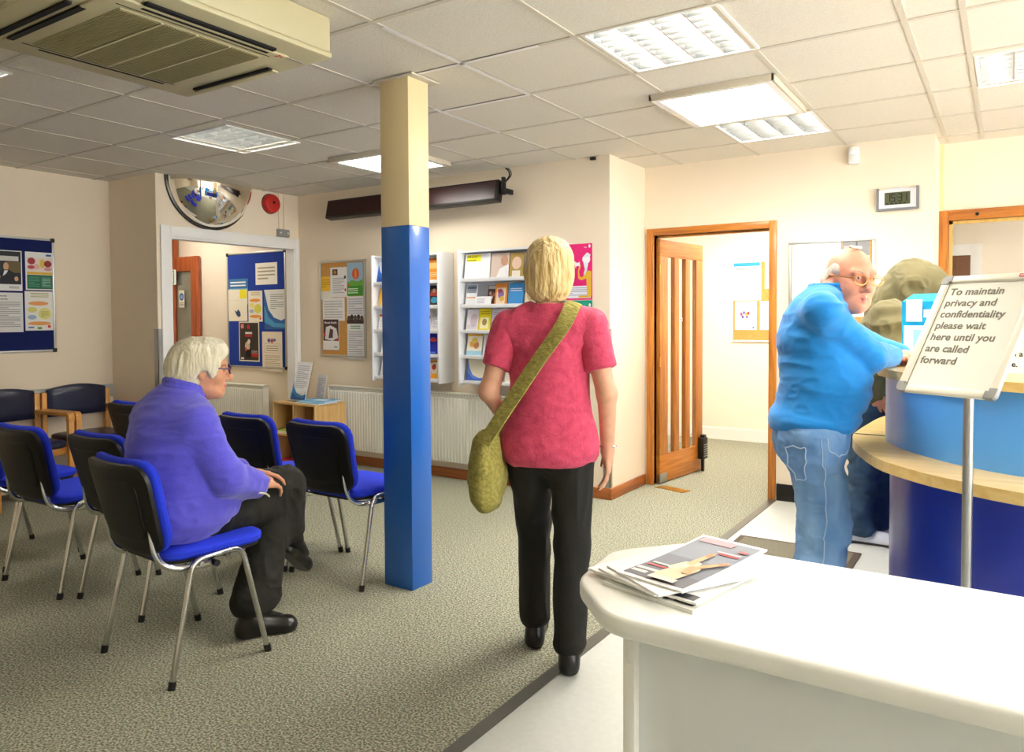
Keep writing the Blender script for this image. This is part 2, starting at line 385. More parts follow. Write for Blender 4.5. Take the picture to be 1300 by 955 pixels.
# ---------------------------------------------------------------- lobby glazed door (red-brown wood)
d2 = bpy.data.objects.new('door_2', None); COL.objects.link(d2); d2.location = (-8.42, YB-.05, 0); tag(d2, kind='structure')
b = MB(); w = 1.0; h = 2.06
b.box((0, -.02, 0), (.11, .03, h), M_mahog, .003); b.box((w-.11, -.02, 0), (w, .03, h), M_mahog, .003); b.box((.11, -.02, h-.16), (w-.11, .03, h), M_mahog, .003); b.box((.11, -.02, 0), (w-.11, .03, .3), M_mahog, .003)
b.box((.50, -.02, .3), (.58, .03, h-.16), M_mahog, .003)
b.box((.50, -.02, h), (.60, .03, 2.5), M_mahog, .003)
b.build('door_frame', d2)
MB().box((.11, .0, .3), (.50, .006, h-.16), M_glass).build('glass_panel', d2); MB().box((.58, .0, .3), (w-.11, .006, h-.16), M_glass).build('glass_panel', d2)
MB().box((-.4, .012, h), (.50, .03, 2.5), mat('frosted_fanlight', '#f4f6f6', rough=.5)).build('fanlight', d2)
MB().box((.11, .022, .3), (w-.11, .045, h-.16), mat('pale_vestibule_panel', '#c9c4ae', rough=.6, noise=.2, nscale=3)).build('vestibule_panel', d2)
# ================================================================ CEILING THINGS
M_ref = mat('mirror_louvre', '#b4b7b8', rough=.30, metal=1., noise=.02)
M_housing = mat('white_reflector', '#f0f0ea', rough=.4, noise=.02)
def louvre_light(x, y, label, strength=60):
    t = thing('ceiling_light', label, 'ceiling light', (x, y, HC), 0, 'recessed louvre lights')
    h = .2945; tube = emis('fluorescent_tube_%d' % strength, '#fff7ea', strength)
    b = MB()
    for s in (-1, 1):
        b.box((s*h, -h, -.006), (s*(h-.014), h, .085), M_white); b.box((-h+.014, s*h, -.006), (h-.014, s*(h-.014), .085), M_white)
    b.box((-h, -h, .085), (h, h, .10), M_housing)
    b.build('housing', t)
    for i in range(4):
        xx = -.21+.14*i; MB().tube([(xx, -.27, .060), (xx, .27, .060)], .013, tube, 10).build('tube', t)
    b = MB()
    for i in range(5):
        xx = -.28+.14*i; b.prism([(xx-.003, .0), (xx+.003, .0), (xx+.0082, .05), (xx-.0082, .05)], -.28, .28, M_ref, M=Matrix(((1, 0, 0, 0), (0, 0, 1, 0), (0, 1, 0, 0), (0, 0, 0, 1))))
    for i in range(4):
        for k in range(9):
            yy = -.28+.07*k
            b.prism([(yy-.002, .002), (yy+.002, .002), (yy+.0066, .042), (yy-.0066, .042)], -.28+.14*i+.004, -.28+.14*(i+1)-.004, M_ref, M=Matrix(((0, 0, 1, 0), (1, 0, 0, 0), (0, 1, 0, 0), (0, 0, 0, 1))))
    b.build('louvre', t)
    return t
louvre_light(-4.35, 3.27, 'recessed louvre ceiling light above the dome mirror side of the room', 22)
louvre_light(-1.24, 3.18, 'largest recessed louvre ceiling light, in front of the opal panel', 120)
louvre_light(-1.27, 4.985, 'recessed louvre ceiling light directly behind the big opal panel', 110)
louvre_light(.145, 4.445, 'recessed louvre ceiling light above the reception counter sign', 120)
louvre_light(-4.36, 1.49, 'recessed louvre ceiling light half cut off beside the air conditioner', 18)
louvre_light(-1.27, -.9, 'recessed louvre ceiling light behind the viewer over the walkway', 30)
louvre_light(1.1, 1.5, 'recessed louvre ceiling light behind the viewer over the reception side', 50)
louvre_light(-4.36, -1.2, 'recessed louvre ceiling light behind the viewer over the chairs', 14)
def opal_light(x0, y0, x1, y1, label, strength=18):
    OPAL = emis('opal_diffuser_%d' % strength, '#fffaf2', strength)
    t = thing('ceiling_light', label, 'ceiling light', ((x0+x1)/2, (y0+y1)/2, HC), 0, 'surface mounted opal panel lights')
    a, c = (x1-x0)/2, (y1-y0)/2
    b = MB(); M_fr = mat('panel_light_frame', '#cfc6b2', rough=.45, metal=.0, noise=.03)
    for s in (-1, 1):
        b.box((s*a, -c, -.035), (s*(a-.014), c, 0), M_fr, .002); b.box((-a, s*c, -.035), (a, s*(c-.014), 0), M_fr, .002)
    b.build('frame', t)
    b = MB()
    for s in (-1, 1):
        b.box((s*(a-.014), -c+.014, -.034), (s*(a-.05), c-.014, 0), M_white); b.box((-a+.05, s*(c-.014), -.034), (a-.05, s*(c-.05), 0), M_white)
    b.build('inner_rim', t)
    b = MB(); b.box((-a+.05, -c+.05, -.031), (a-.05, c-.05, -.02), OPAL); b.build('diffuser', t)
    return t
opal_light(-1.645, 3.87, -.985, 4.60, 'big glowing opal panel light between two louvre lights')
opal_light(-4.27, 4.02, -3.60, 4.66, 'glowing opal panel light partly hidden behind the square post', 8)
# unseen panel lights, added to brighten the corridor, lobby and office
opal_light(-2.35, 6.8, -1.75, 7.4, 'added unseen panel light on the corridor ceiling beyond the pine door', 50)
opal_light(-7.5, 4.1, -6.9, 4.7, 'added unseen panel light on the lobby ceiling beyond the white opening', 11)
opal_light(.2, 7.4, .8, 8.0, 'added unseen panel light on the office ceiling behind the hatch', 30)

# air conditioner cassette
M_ac = mat('yellowed_cream_plastic', '#beb692', rough=.5, noise=.04, nscale=3)
M_acg = mat('yellowed_grille', '#a09972', rough=.6, noise=.05, nscale=3)
ac = thing('air_conditioner', 'cream ceiling cassette air conditioner with square grille and dark air slots', 'air conditioner', (-2.75, 1.69, HC))
zb = 2.40-HC; q = .475
b = MB(); b.box((-q, -q, zb+.028), (q, q, 0), M_ac, .012); b.box((-q-.004, -q-.004, zb+.006), (q+.004, q+.004, zb+.03), M_ac, .01); b.build('housing', ac)
b = MB(); b.box((-.36, -.36, zb-.004), (.36, .36, zb+.008), M_ac, .004)
b.build('face_panel', ac)
g = MB()
g.box((-.295, -.285, zb-.009), (.295, .275, zb-.002), M_acg, .003)
for k in range(56):
    y = -.28+k*.01
    g.box((-.288, y, zb-.0115), (.288, y+.004, zb-.008), M_acg)
for yy in (-.135, 0, .135): g.box((-.295, yy-.005, zb-.0128), (.295, yy+.005, zb-.008), M_ac)
for s in (-1, 1): g.box((s*.315, -.31, zb-.0055), (s*.318, .3, zb-.003), M_dark)
g.build('intake_grille', ac)
def slot(x0, y0, x1, y1, n=''):
    b = MB(); b.box((x0, y0, zb-.0045), (x1, y1, zb+.004), M_dark); b.build('air_slot', ac)
slot(.335, -.24, .352, .27); slot(.372, -.25, .395, .27)
slot(-.32, -.36, .19, -.338); slot(-.32, -.405, .19, -.385)
slot(-.32, .395, .19, .418); slot(-.352, -.24, -.335, .27)
b = MB(); b.box((-.33, .41, zb-.011), (.20, .44, zb-.002), M_ac, .003, M=None); b.build('air_flap', ac)
b = MB(); M_red = mat('logo_red', '#c8281e', rough=.5)
for a in (90, 210, 330):
    M = T(.355, .315, zb-.0063) @ R(a, 'Z')
    b.add([(0, 0, 0), (.010, -.006, 0), (.020, 0, 0), (.010, .006, 0)], [[0, 1, 2, 3]], M_red, M)
b.box((.358, .345, zb-.0062), (.368, .425, zb-.004), M_grey)
b.build('maker_mark', ac, label='small red three-diamond mark and dark strip')

# half-dome mirror
dm = thing('dome_mirror', 'half-dome convex mirror with dark chrome rim above the lobby opening', 'mirror', (XM, 4.12, HC))
rr = .405; dep = .27
prof = [(rr*math.sin(a*PI/2/14), dep*(math.cos(a*PI/2/14))) for a in range(15)]
Mx = Matrix(((0, 0, 1, 0), (1, 0, 0, 0), (0, 1, 0, 0), (0, 0, 0, 1)))
b = MB(); b.lathe(prof, mat('convex_mirror', '#f2efe8', rough=.015, metal=1.), 40, Mx, PI, 2*PI); b.build('reflector', dm)
b = MB(); b.tube([(.006, (rr+.006)*math.cos(PI+PI*k/32), (rr+.006)*math.sin(PI+PI*k/32)) for k in range(33)], .014, mat('dark_chrome_rim', '#5b5a58', rough=.25, metal=1., noise=.05)); b.build('rim', dm)

# fire bell, junction box and conduit on the mirror wall
fb = thing('fire_bell', 'round red fire alarm sounder beside the dome mirror', 'fire alarm', (XM, 4.77, 2.455))
M_rd = mat('red_alarm_plastic', '#c1241c', rough=.4, noise=.06)
b = MB(); b.lathe([(0, .06), (.05, .06), (.082, .05), (.09, .035), (.09, .0)], M_rd, 28, Mx); b.build('dome', fb)
b = MB(); b.lathe([(0, .004), (.096, .004), (.096, -.0)], M_dark, 28, Mx); b.ball((.062, 0, .01), (.006, .014, .014), M_dark); b.build('base', fb)
b = MB(); b.box((XM, 4.84, 2.155), (XM+.04, 4.97, 2.225), M_grey, .004); b.tube([(XM+.041, 4.862, 2.19), (XM+.044, 4.862, 2.19)], .008, M_white); b.tube([(XM+.041, 4.948, 2.19), (XM+.044, 4.948, 2.19)], .008, M_white)
b.build('junction_box', label='small grey junction box on the wall below the red fire alarm', cat='junction box')
b = MB()
for y in (4.87, 4.93): b.tube([(XM+.006, y, 2.225), (XM+.006, y, HC)], .006, M_wall)
b.build('conduit', label='two thin painted conduits running from ceiling to grey junction box', cat='conduit')

# long message display board
db = thing('display_board', 'long black message display board with dark red screen tilted from back wall', 'display board', (-4.29, 4.93, 2.36))
b = MB(); Mt = R(-12, 'X')
b.box((-.95, -.03, -.085), (.95, .045, .085), M_black, .006, M=Mt); b.build('case', db)
b = MB(); b.box((-.935, -.034, -.07), (.93, -.028, .07), mat('dark_red_screen', '#2c0a08', rough=.3, noise=.15, nscale=20), M=Mt); b.build('screen', db)
MB().box((-.96, .0, -.01), (-.93, .18, .03), M_black, .003).build('bracket', db)
b = MB(); b.box((.945, .0, -.03), (.985, .04, .07), M_black, .004); b.box((.93, .0, -.01), (.96, .18, .03), M_black, .003); b.box((.95, .02, .06), (.975, .05, .11), M_black, .003); b.build('bracket', db)
b = MB()
b.tube(smoothpath([(.93, .06, .06), (.97, .1, .12), (.95, .13, .17), (.9, .16, .205)]), .006, M_black); b.tube(smoothpath([(.96, .06, .07), (.99, .1, .13), (.96, .13, .18), (.91, .165, .205)]), .004, M_black); b.build('cable', db)
# small black cable entry at the ceiling line, motion sensor, clock
b = MB(); b.box((-2.63, YB-.03, HC-.03), (-2.59, YB, HC-.008), M_black, .003); b.build('cable_entry', label='tiny black cable cover at the ceiling line of the back wall', cat='cable cover')
ps = thing('motion_sensor', 'small white motion sensor high on the wall above the clock side', 'motion sensor', (-.915, YD, 2.48))
b = MB(); b.box((-.033, -.045, -.06), (.033, 0, .06), M_white, .012); b.build('housing', ps)
b = MB(); b.box((-.022, -.049, -.045), (.022, -.04, .005), mat('sensor_lens', '#e4e6e4', rough=.3, noise=.02), .006); b.tube([(0, -.0445, .018), (0, -.048, .018)], .006, emis('sensor_led', '#b9c4ff', 1.5)); b.build('lens', ps)
ck = thing('wall_clock', 'silver digital wall clock showing 15:31', 'clock', (-.64, YD, 2.16))
b = MB(); M_cs = mat('silver_clock_plastic', '#d6d6da', rough=.35, metal=.3, noise=.02)
b.prism([(-.115, -.065), (-.115, .062), (-.06, .071), (0, .074), (.06, .071), (.115, .062), (.115, -.065)], 0, .03, M_cs, .004, M=frame((0, 0, 0), (1, 0, 0), (0, 0, 1)))
b.build('case', ck)
b = MB(); M_cg = mat('clock_grey_plastic', '#77797c', rough=.4, noise=.03)
for s in (-1, 1): b.box((s*.112, -.032, -.078), (s*.130, 0, .076), M_cg, .004)
b.box((-.12, -.03, -.079), (.12, 0, -.065), M_cg, .003); b.build('side_trim', ck)
Mc = frame((0, -.0305, 0), (1, 0, 0), (0, 0, 1))
b = MB(); b.box((-.078, -.042, 0), (.078, .042, .001), mat('lcd_glass', '#4c5236', rough=.25, noise=.05)); b.build('lcd', ck).matrix_local = Mc
b = MB()
SEG = {'1': 'bc', '5': 'afgcd', '3': 'abgcd'}
def digit(ch, x, y, w, h, t):
    bars = {'a': (0, h-t, w, h), 'g': (0, h/2-t/2, w, h/2+t/2), 'd': (0, 0, w, t), 'b': (w-t, h/2, w, h), 'c': (w-t, 0, w, h/2), 'f': (0, h/2, t, h), 'e': (0, 0, t, h/2)}
    for s in SEG[ch]: u0, v0, u1, v1 = bars[s]; b.box((x+u0, y+v0, .0012), (x+u1, y+v1, .0018), M_dark)
for ch, x in (('1', -.068), ('5', -.038), ('3', .004), ('1', .034)): digit(ch, x, -.022, .026, .054, .0065)
b.box((-.006, .01, .0012), (-.001, .016, .0018), M_dark); b.box((-.006, -.008, .0012), (-.001, -.002, .0018), M_dark)
for i in range(5): b.box((-.068+.026*i, -.037, .0012), (-.052+.026*i, -.029, .0018), M_dark)
b.build('digits', ck).matrix_local = Mc

# ================================================================ NOTICEBOARDS AND NOTICES
def board(name, label, M, w, h, face, fr, corner=None, group=None):
    t = bpy.data.objects.new(name, None); COL.objects.link(t); t.matrix_world = M; tag(t, label, 'noticeboard', group)
    b = MB(); b.box((.01, .01, 0), (w-.01, h-.01, .012), face); b.build('board_face', t)
    b = MB(); f = .018
    b.box((0, 0, 0), (w, f, .02), fr, .003); b.box((0, h-f, 0), (w, h, .02), fr, .003); b.box((0, f, 0), (f, h-f, .02), fr, .003); b.box((w-f, f, 0), (w, h-f, .02), fr, .003); b.build('frame', t)
    if corner:
        for x in (0, w):
            for y in (0, h):
                c = MB(); sx = -1 if x == 0 else 1; sy = -1 if y == 0 else 1
                c.box((x+sx*.004, y+sy*.004, -.0), (x-sx*.03, y-sy*.03, .024), corner, .005); c.build('corner_cap', t)
    return t
M_navy = mat('navy_felt', '#101e58', rough=.95, noise=.1, nscale=60, sheen=.0)
M_royal = mat('royal_blue_felt', '#1f3f9c', rough=.95, noise=.08, nscale=60)
M_cork = mat('cork', '#cf9a52', rough=.9, noise=.25, nscale=70, bump=.1)
BLK, GRY = '#2a2a2a', '#8a8a8a'
# left wall
LX = XL+.0
board('noticeboard', 'dark blue noticeboard with four notices above the wooden armchairs', on_x(LX, 1.95, 1.11), 1.2, .92, M_navy, M_alu, M_black)
G = 'notices on the dark blue board'
def nl(nm, label, y0, z0, y1, z1, base, items, dz=0): return sheet(nm, label, 'notice', on_x(LX+.0125+dz, y0, z0), y1-y0, z1-z0, base, items, G)
nl('poster', 'black and white poster of a man in dark suit on dark blue board', 2.665, 1.60, 2.905, 1.915, '#e9e8e6', [('r', .03, .16, .97, .98, '#23272b'), ('t', .1, .87, .07, 'NHS', '#e8e8e8'), ('r', .05, .74, .9, .86, '#c8c8c4'), ('r', .05, .5, .35, .72, '#2e5138'), ('r', .55, .45, .95, .72, '#6a5a34'), ('e', .52, .6, .08, .1, '#c99a78'), ('p', [(.25, .17), (.3, .44), (.46, .52), (.6, .52), (.82, .42), (.9, .17)], '#12151f'), ('p', [(.42, .36), (.47, .5), (.58, .5), (.52, .42)], '#dfe6ea'), ('e', .3, .34, .05, .05, '#c99a78'), ('e', .82, .3, .06, .06, '#c99a78'), ('l', .6, .05, .9, .12, 2, GRY)])
nl('poster', 'poster with fruit photographs over green panel on dark blue board', 2.93, 1.61, 3.135, 1.915, '#e6e6e4', [('r', .05, .5, .98, .86, '#e9d7cf'), ('e', .22, .76, .14, .09, '#a8323a'), ('e', .4, .62, .12, .07, '#e3b5a5'), ('e', .62, .7, .1, .12, '#d8c04a'), ('e', .82, .7, .14, .09, '#9c3030'), ('e', .82, .56, .15, .05, '#d29a98'), ('e', .2, .6, .13, .05, '#c05058'), ('r', .05, .41, .98, .48, '#e0b23e'), ('r', .05, .03, .98, .4, '#1d6a4a'), ('l', .1, .08, .5, .36, 6, '#4f9a78'), ('r', .56, .06, .94, .36, '#3d7f63'), ('l', .6, .1, .9, .32, 5, '#8ab8a2'), ('r', .75, .9, .95, .95, '#32589a')])
nl('notice', 'plain white text notice pinned low on dark blue board', 2.66, 1.275, 2.905, 1.585, '#dedddb', [('t', .2, .9, .055, 'Community', BLK), ('t', .12, .82, .055, 'Lounge Garden', BLK), ('l', .1, .12, .92, .78, 14, '#9a9a98')], .0004)
nl('notice', 'white notice with orange and yellow blobs on dark blue board', 2.92, 1.285, 3.13, 1.60, '#e9e8e0', [('l', .2, .84, .85, .97, 3, '#a8a86a'), ('e', .48, .69, .36, .055, '#e49a58'), ('e', .26, .53, .17, .07, '#d6d27a'), ('e', .7, .43, .24, .15, '#dcd884'), ('l', .56, .34, .84, .5, 4, '#b2ae60'), ('e', .24, .34, .16, .06, '#9ab4cc'), ('e', .5, .18, .42, .05, '#e6a258'), ('e', .85, .1, .06, .04, '#d2423a'), ('r', .1, .06, .3, .1, '#6a7ac0'), ('r', .42, .03, .58, .09, '#6a9a5a')], .0008)
# lobby board
BX, BZ = -6.965, .86
board('noticeboard', 'royal blue noticeboard in the lobby beyond the white opening', on_y(BX, YB, BZ), .93, 1.2, M_royal, M_alu, M_black)
G = 'notices on the lobby noticeboard'
def nb(nm, label, u0, v0, u1, v1, base, items, k=0): return sheet(nm, label, 'notice', on_y(BX+u0*.93, YB-.0125-.0012*k, BZ+v0*1.2), (u1-u0)*.93, (v1-v0)*1.2, base, items, G)
nb('notice', 'white handwritten notice at the top of the lobby noticeboard', .5, .715, .86, .9, '#f6f2e6', [('l', .1, .2, .9, .85, 4, '#b3a98c')])
nb('poster', 'pale blue poster with white heading, mostly covered, on lobby noticeboard', .03, .55, .36, .775, '#8fb9d2', [('r', .0, .62, 1, 1, '#3d78a8'), ('l', .08, .68, .9, .92, 2, '#f0f4f6')])
nb('notice', 'cream sheet with yellow square and dark blue shape on lobby noticeboard', .02, .405, .35, .68, '#f3ead2', [('r', .62, .72, .98, 1., '#f2e21c'), ('p', [(.32, .35), (.45, .3), (.5, .38), (.62, .3), (.66, .18), (.56, .12), (.45, .17), (.38, .26)], '#27476a'), ('r', 0, .66, .58, .67, '#d8cbaa')], 1)
nb('notice', 'cream sheet with orange and yellow blobs on lobby noticeboard', .37, .4, .61, .665, '#f4ecd6', [('l', .2, .84, .85, .97, 3, '#c0b07a'), ('e', .48, .69, .38, .055, '#f09a38'), ('e', .26, .53, .17, .08, '#ece47a'), ('e', .68, .42, .26, .15, '#e4dc58'), ('e', .24, .34, .16, .06, '#b0bcc0'), ('e', .5, .17, .42, .05, '#f0a248'), ('e', .85, .1, .06, .04, '#e2523a')], 1)
nb('poster', 'white poster with sweeping blue wave on lobby noticeboard', .64, .335, .985, .67, '#e9eae4', [('p', [(0, 0), (0, 1), (.06, .85), (.2, .5), (.45, .3), (.8, .22), (1, .28), (1, 0)], '#2d64a6'), ('p', [(0, 0), (0, .6), (.2, .3), (.5, .16), (1, .14), (1, 0)], '#4e9cc8'), ('p', [(0, 0), (0, .18), (.4, .06), (1, .04), (1, 0)], '#2a5c98'), ('l', .3, .5, .92, .9, 8, '#a7aaa6')])
nb('poster', 'black poster with red marks and white figure on lobby noticeboard', .2, .055, .55, .4, '#f0e6cf', [('r', .04, .03, .96, .97, '#3a3128'), ('r', .1, .82, .25, .95, '#c22b22'), ('l', .11, .84, .24, .93, 3, '#f0d8d0'), ('e', .48, .87, .07, .06, '#c22b22'), ('r', .32, .69, .66, .74, '#e6e0d6'), ('r', .3, .62, .66, .67, '#c22b22'), ('e', .42, .38, .12, .12, '#cdb79a'), ('e', .5, .5, .07, .06, '#e6d8c4'), ('r', .34, .1, .6, .3, '#171310'), ('r', .62, .12, .92, .2, '#c22b22'), ('l', .62, .2, .92, .28, 2, '#bdb2a2'), ('e', .35, .3, .05, .05, '#c83830'), ('r', .1, .05, .25, .1, '#d8d0c2')], 2)
nb('notice', 'cream text notice with small sketch hanging below lobby noticeboard frame', .6, -.025, .93, .315, '#efe2c8', [('l', .12, .05, .9, .42, 8, '#c2b498'), ('r', .12, .47, .9, .7, '#d2a8a0'), ('r', .14, .48, .88, .69, '#f2e8d2'), ('l', .2, .5, .82, .67, 3, '#b0a080'), ('e', .35, .78, .08, .05, '#6a5a9a'), ('e', .5, .77, .06, .06, '#b8453a'), ('e', .62, .79, .08, .04, '#5a86b0')], 3)
# exit sign hung in the lobby door, blue disc notice
b = MB(); sheet_mb(b, .32, .165, '#f2f6ee', [('r', .02, .05, .98, .95, '#128a46'), ('r', .55, .12, .93, .88, '#f2f6ee'), ('r', .77, .12, .9, .88, '#128a46'),
   ('e', .70, .74, .035, .07, '#128a46'), ('p', [(.64, .66), (.72, .66), (.70, .42), (.62, .42)], '#128a46'), ('p', [(.62, .44), (.68, .44), (.74, .18), (.69, .18)], '#128a46'), ('p', [(.62, .46), (.66, .40), (.58, .22), (.55, .27)], '#128a46'), ('p', [(.70, .62), (.76, .5), (.74, .46), (.68, .56)], '#128a46'), ('p', [(.64, .64), (.57, .56), (.58, .5), (.66, .57)], '#128a46'),
   ('p', [(.12, .5), (.3, .78), (.3, .6), (.46, .6), (.46, .4), (.3, .4), (.3, .22)], '#f2f6ee')], th=.02)
o = b.build('exit_sign', label='green running man exit sign hanging at the lobby door', cat='exit sign'); o.matrix_world = on_y(-8.09, YB-.085, 1.755)
sheet('notice', 'small white sign with blue disc on the lobby door glass', 'notice', on_y(-7.76, YB-.06, 1.50), .1, .19, '#ece6cf', [('e', .5, .62, .4, .22, '#2a50a0'), ('e', .5, .62, .25, .13, '#8aa4d0'), ('l', .1, .08, .9, .3, 3, '#8a8a80')])
sheet('notice', 'white notice with red strip behind the lobby door glass', 'notice', on_y(-8.18, YB-.055, 1.15), .2, .42, '#d9cdb4', [('l', .1, .5, .9, .9, 6, '#a89c84'), ('p', [(.1, .1), (.5, .35), (.6, .28), (.2, .05)], '#b23a32')])
# cork board between opening and rack
KX, KZ = -5.55, 1.005
board('noticeboard', 'cork noticeboard with aluminium frame left of the leaflet racks', on_y(KX, YB, KZ), .6, .91, M_cork, M_alu)
G = 'notices on the cork noticeboard'
def nk(nm, label, u0, v0, u1, v1, base, items, k=0): return sheet(nm, label, 'notice', on_y(KX+u0*.6, YB-.0125-.0012*k, KZ+v0*.91), (u1-u0)*.6, (v1-v0)*.91, base, items, G)
nk('notice', 'yellow and white slip at left edge of the cork noticeboard', .01, .6, .27, .84, '#efe9dc', [('r', 0, .36, 1, 1, '#efc02a'), ('l', .1, .5, .9, .9, 4, '#c89c1c')])
nk('notice', 'white letter with small dark picture on the cork noticeboard', .24, .62, .63, .93, '#f0efee', [('r', .12, .74, .42, .94, '#57452a'), ('e', .27, .84, .08, .06, '#c8843a'), ('l', .14, .12, .8, .66, 9, '#b4b4b8'), ('e', .84, .66, .06, .06, '#555a70'), ('e', .86, .24, .06, .05, '#d25a62')], 1)
nk('poster', 'green field poster with orange sphere on the cork noticeboard', .61, .63, .95, .97, '#9fc4dc', [('r', 0, 0, 1, .42, '#3f9a2c'), ('p', [(0, .36), (.3, .48), (.7, .42), (1, .5), (1, .3), (0, .3)], '#6cb544'), ('e', .55, .66, .22, .17, '#df5a28'), ('e', .55, .66, .1, .16, '#ee8a50'), ('r', .05, .28, .16, .36, '#d8383a'), ('l', .06, .06, .7, .24, 3, '#dff0d6')], 2)
nk('notice', 'white sheet with faint table in the middle of the cork noticeboard', .06, .375, .55, .615, '#f0efec', [('l', .08, .1, .9, .9, 7, '#c4c4c4'), ('r', .4, .1, .41, .9, '#bcbcbc')], 1)
nk('poster', 'dark red poster with white photograph low on the cork noticeboard', .06, .07, .42, .39, '#f2efec', [('r', .02, .3, .98, 1, '#4a3430'), ('t', .1, .86, .1, 'Mental Health', '#ede8e4'), ('p', [(.12, .35), (.2, .75), (.5, .8), (.85, .7), (.95, .4), (.6, .3)], '#e6dfdd'), ('p', [(.35, .38), (.45, .7), (.65, .66), (.62, .4)], '#4e3c3c'), ('e', .1, .5, .08, .06, '#c0403a'), ('e', .92, .34, .08, .05, '#c0403a'), ('r', .7, .08, .9, .12, '#7aa87a')], 2)
nk('poster', 'white poster with crowd photograph on the cork noticeboard', .6, .345, .955, .625, '#e9e9ec', [('l', .08, .34, .94, .94, 7, '#b2b4c4'), ('r', 0, 0, 1, .16, '#3a2d28'), ('e', .12, .2, .1, .1, '#4a3a34'), ('e', .3, .24, .1, .1, '#2e2522'), ('e', .5, .2, .1, .12, '#55423a'), ('e', .7, .24, .1, .1, '#33302c'), ('e', .9, .2, .1, .1, '#5a463c')], 1)
nk('notice', 'long white text notice at the bottom of the cork noticeboard', .6, -.02, .955, .345, '#e8e8ea', [('l', .2, .84, .8, .96, 2, '#4f9a62'), ('l', .08, .06, .92, .8, 12, '#b0b2bc')])
# two wall posters right of the racks
sheet('poster', 'bright pink poster with yellow figure and megaphone on back wall', 'poster', on_y(-2.93, YB-.001, 1.50), .305, .425, '#e41f78',
  [('t', .0, .80, .068, "You needn't", '#ffffff'), ('t', .04, .72, .068, 'be on your', '#ffffff'), ('t', .08, .64, .068, 'own to stop', '#ffffff'), ('r', .04, .03, .96, .25, '#e6e8f2'), ('l', .07, .07, .9, .23, 5, '#a6a6c2'), ('r', .62, .04, .94, .075, '#dfb234'),
   ('p', [(.98, .06), (.98, .5), (.88, .52), (.8, .46), (.72, .4), (.66, .42), (.64, .5), (.7, .62), (.65, .63), (.6, .5), (.61, .38), (.7, .35), (.84, .38), (.86, .06)], '#e6b63c'), ('p', [(.5, .7), (.58, .66), (.66, .68), (.66, .6), (.57, .61), (.54, .57)], '#f0f2fa'), ('e', .84, .72, .11, .08, '#f0f2fa'), ('p', [(.74, .76), (.86, .84), (.96, .8), (.94, .76)], '#dfe4f0'), ('p', [(.76, .66), (.9, .66), (.86, .52), (.8, .44), (.76, .46), (.8, .54)], '#e4e8f4'),
   ('e', .93, .95, .03, .03, '#ffffff'), ('t', .78, .92, .04, 'nhs', '#ffffff')])
sheet('poster', 'teal green poster below the bright pink poster on back wall', 'poster', on_y(-2.93, YB-.001, 1.06), .305, .435, '#0f9a82', [('e', .93, .92, .03, .03, '#ffffff'), ('t', .76, .88, .04, 'nhs', '#ffffff'), ('r', .04, .03, .96, .22, '#e6e8f2'), ('l', .07, .06, .9, .2, 4, '#a6a6c2'), ('e', .82, .62, .08, .06, '#e9eef2'), ('p', [(.74, .3), (.76, .56), (.9, .56), (.95, .3)], '#d8dfe4')])
# corridor board
board('noticeboard', 'cork noticeboard on the corridor wall beyond the pine door', on_y(-2.55, 8.3, 1.09), .9, .88, M_cork, M_white)
sheet('notice', 'white sheet with blue heading on the corridor noticeboard', 'notice', on_y(-2.54, 8.287, 1.54), .31, .42, '#eef4f0', [('r', .04, .88, .96, .97, '#2d9ac8'), ('l', .1, .78, .9, .86, 1, '#8a9aa0'), ('r', .1, .6, .9, .62, '#cfd8c8'), ('l', .1, .1, .9, .5, 5, '#c9d2c8')])
sheet('notice', 'white sheet with small coloured drawing on the corridor noticeboard', 'notice', on_y(-2.51, 8.286, 1.22), .235, .31, '#f4f4f2', [('e', .3, .55, .06, .07, '#c04a8a'), ('e', .42, .6, .05, .06, '#3a4ab0'), ('e', .52, .55, .05, .08, '#d8a02a'), ('e', .62, .58, .06, .06, '#c83a3a'), ('e', .36, .45, .05, .05, '#4a3a7a'), ('e', .56, .45, .05, .05, '#6a4ab0'), ('e', .85, .08, .05, .04, '#3a86d0')])
sheet('notice', 'blank white sheet at the right of the corridor noticeboard', 'notice', on_y(-2.24, 8.286, 1.22), .21, .31, '#f6f5f0', [('l', .1, .8, .9, .92, 2, '#d8d8d0')])
sheet('notice', 'white sheet at the upper right of the corridor noticeboard', 'notice', on_y(-2.19, 8.285, 1.66), .21, .30, '#f4f1e6', [('l', .1, .1, .9, .9, 6, '#dcd6c4')])
# pinboard behind the man
board('noticeboard', 'cork pinboard covered by white sheets behind man in blue sweater', on_y(-1.35, YD, 1.15), .575, .755, M_cork, M_alu)
sheet('notice', 'large white sheet on the pinboard behind man in blue sweater', 'notice', on_y(-1.325, YD-.0135, 1.47), .33, .42, '#f4f2ec', [('l', .1, .86, .5, .94, 2, '#cfcac0'), ('e', .08, .96, .012, .01, '#777777'), ('e', .92, .96, .012, .01, '#777777'), ('l', .1, .1, .9, .7, 8, '#e0dcd2')])
sheet('notice', 'grey and white photograph sheet on the pinboard beside bald man', 'notice', on_y(-.985, YD-.0135, 1.36), .175, .53, '#f2f1ee', [('r', 0, .8, 1, 1, '#8a8a8c'), ('r', .5, .86, .56, 1, '#5a5a5e'), ('r', .05, .86, .4, .94, '#b4b4b6'), ('r', .02, .6, .98, .78, '#9c9a98'), ('l', .1, .1, .9, .5, 8, '#cfcfca')])
sheet('notice', 'grey printed sheet low on the pinboard behind man in blue sweater', 'notice', on_y(-1.325, YD-.0135, 1.17), .33, .285, '#a39f9a', [('l', .05, .1, .95, .9, 7, '#c9c5be')])
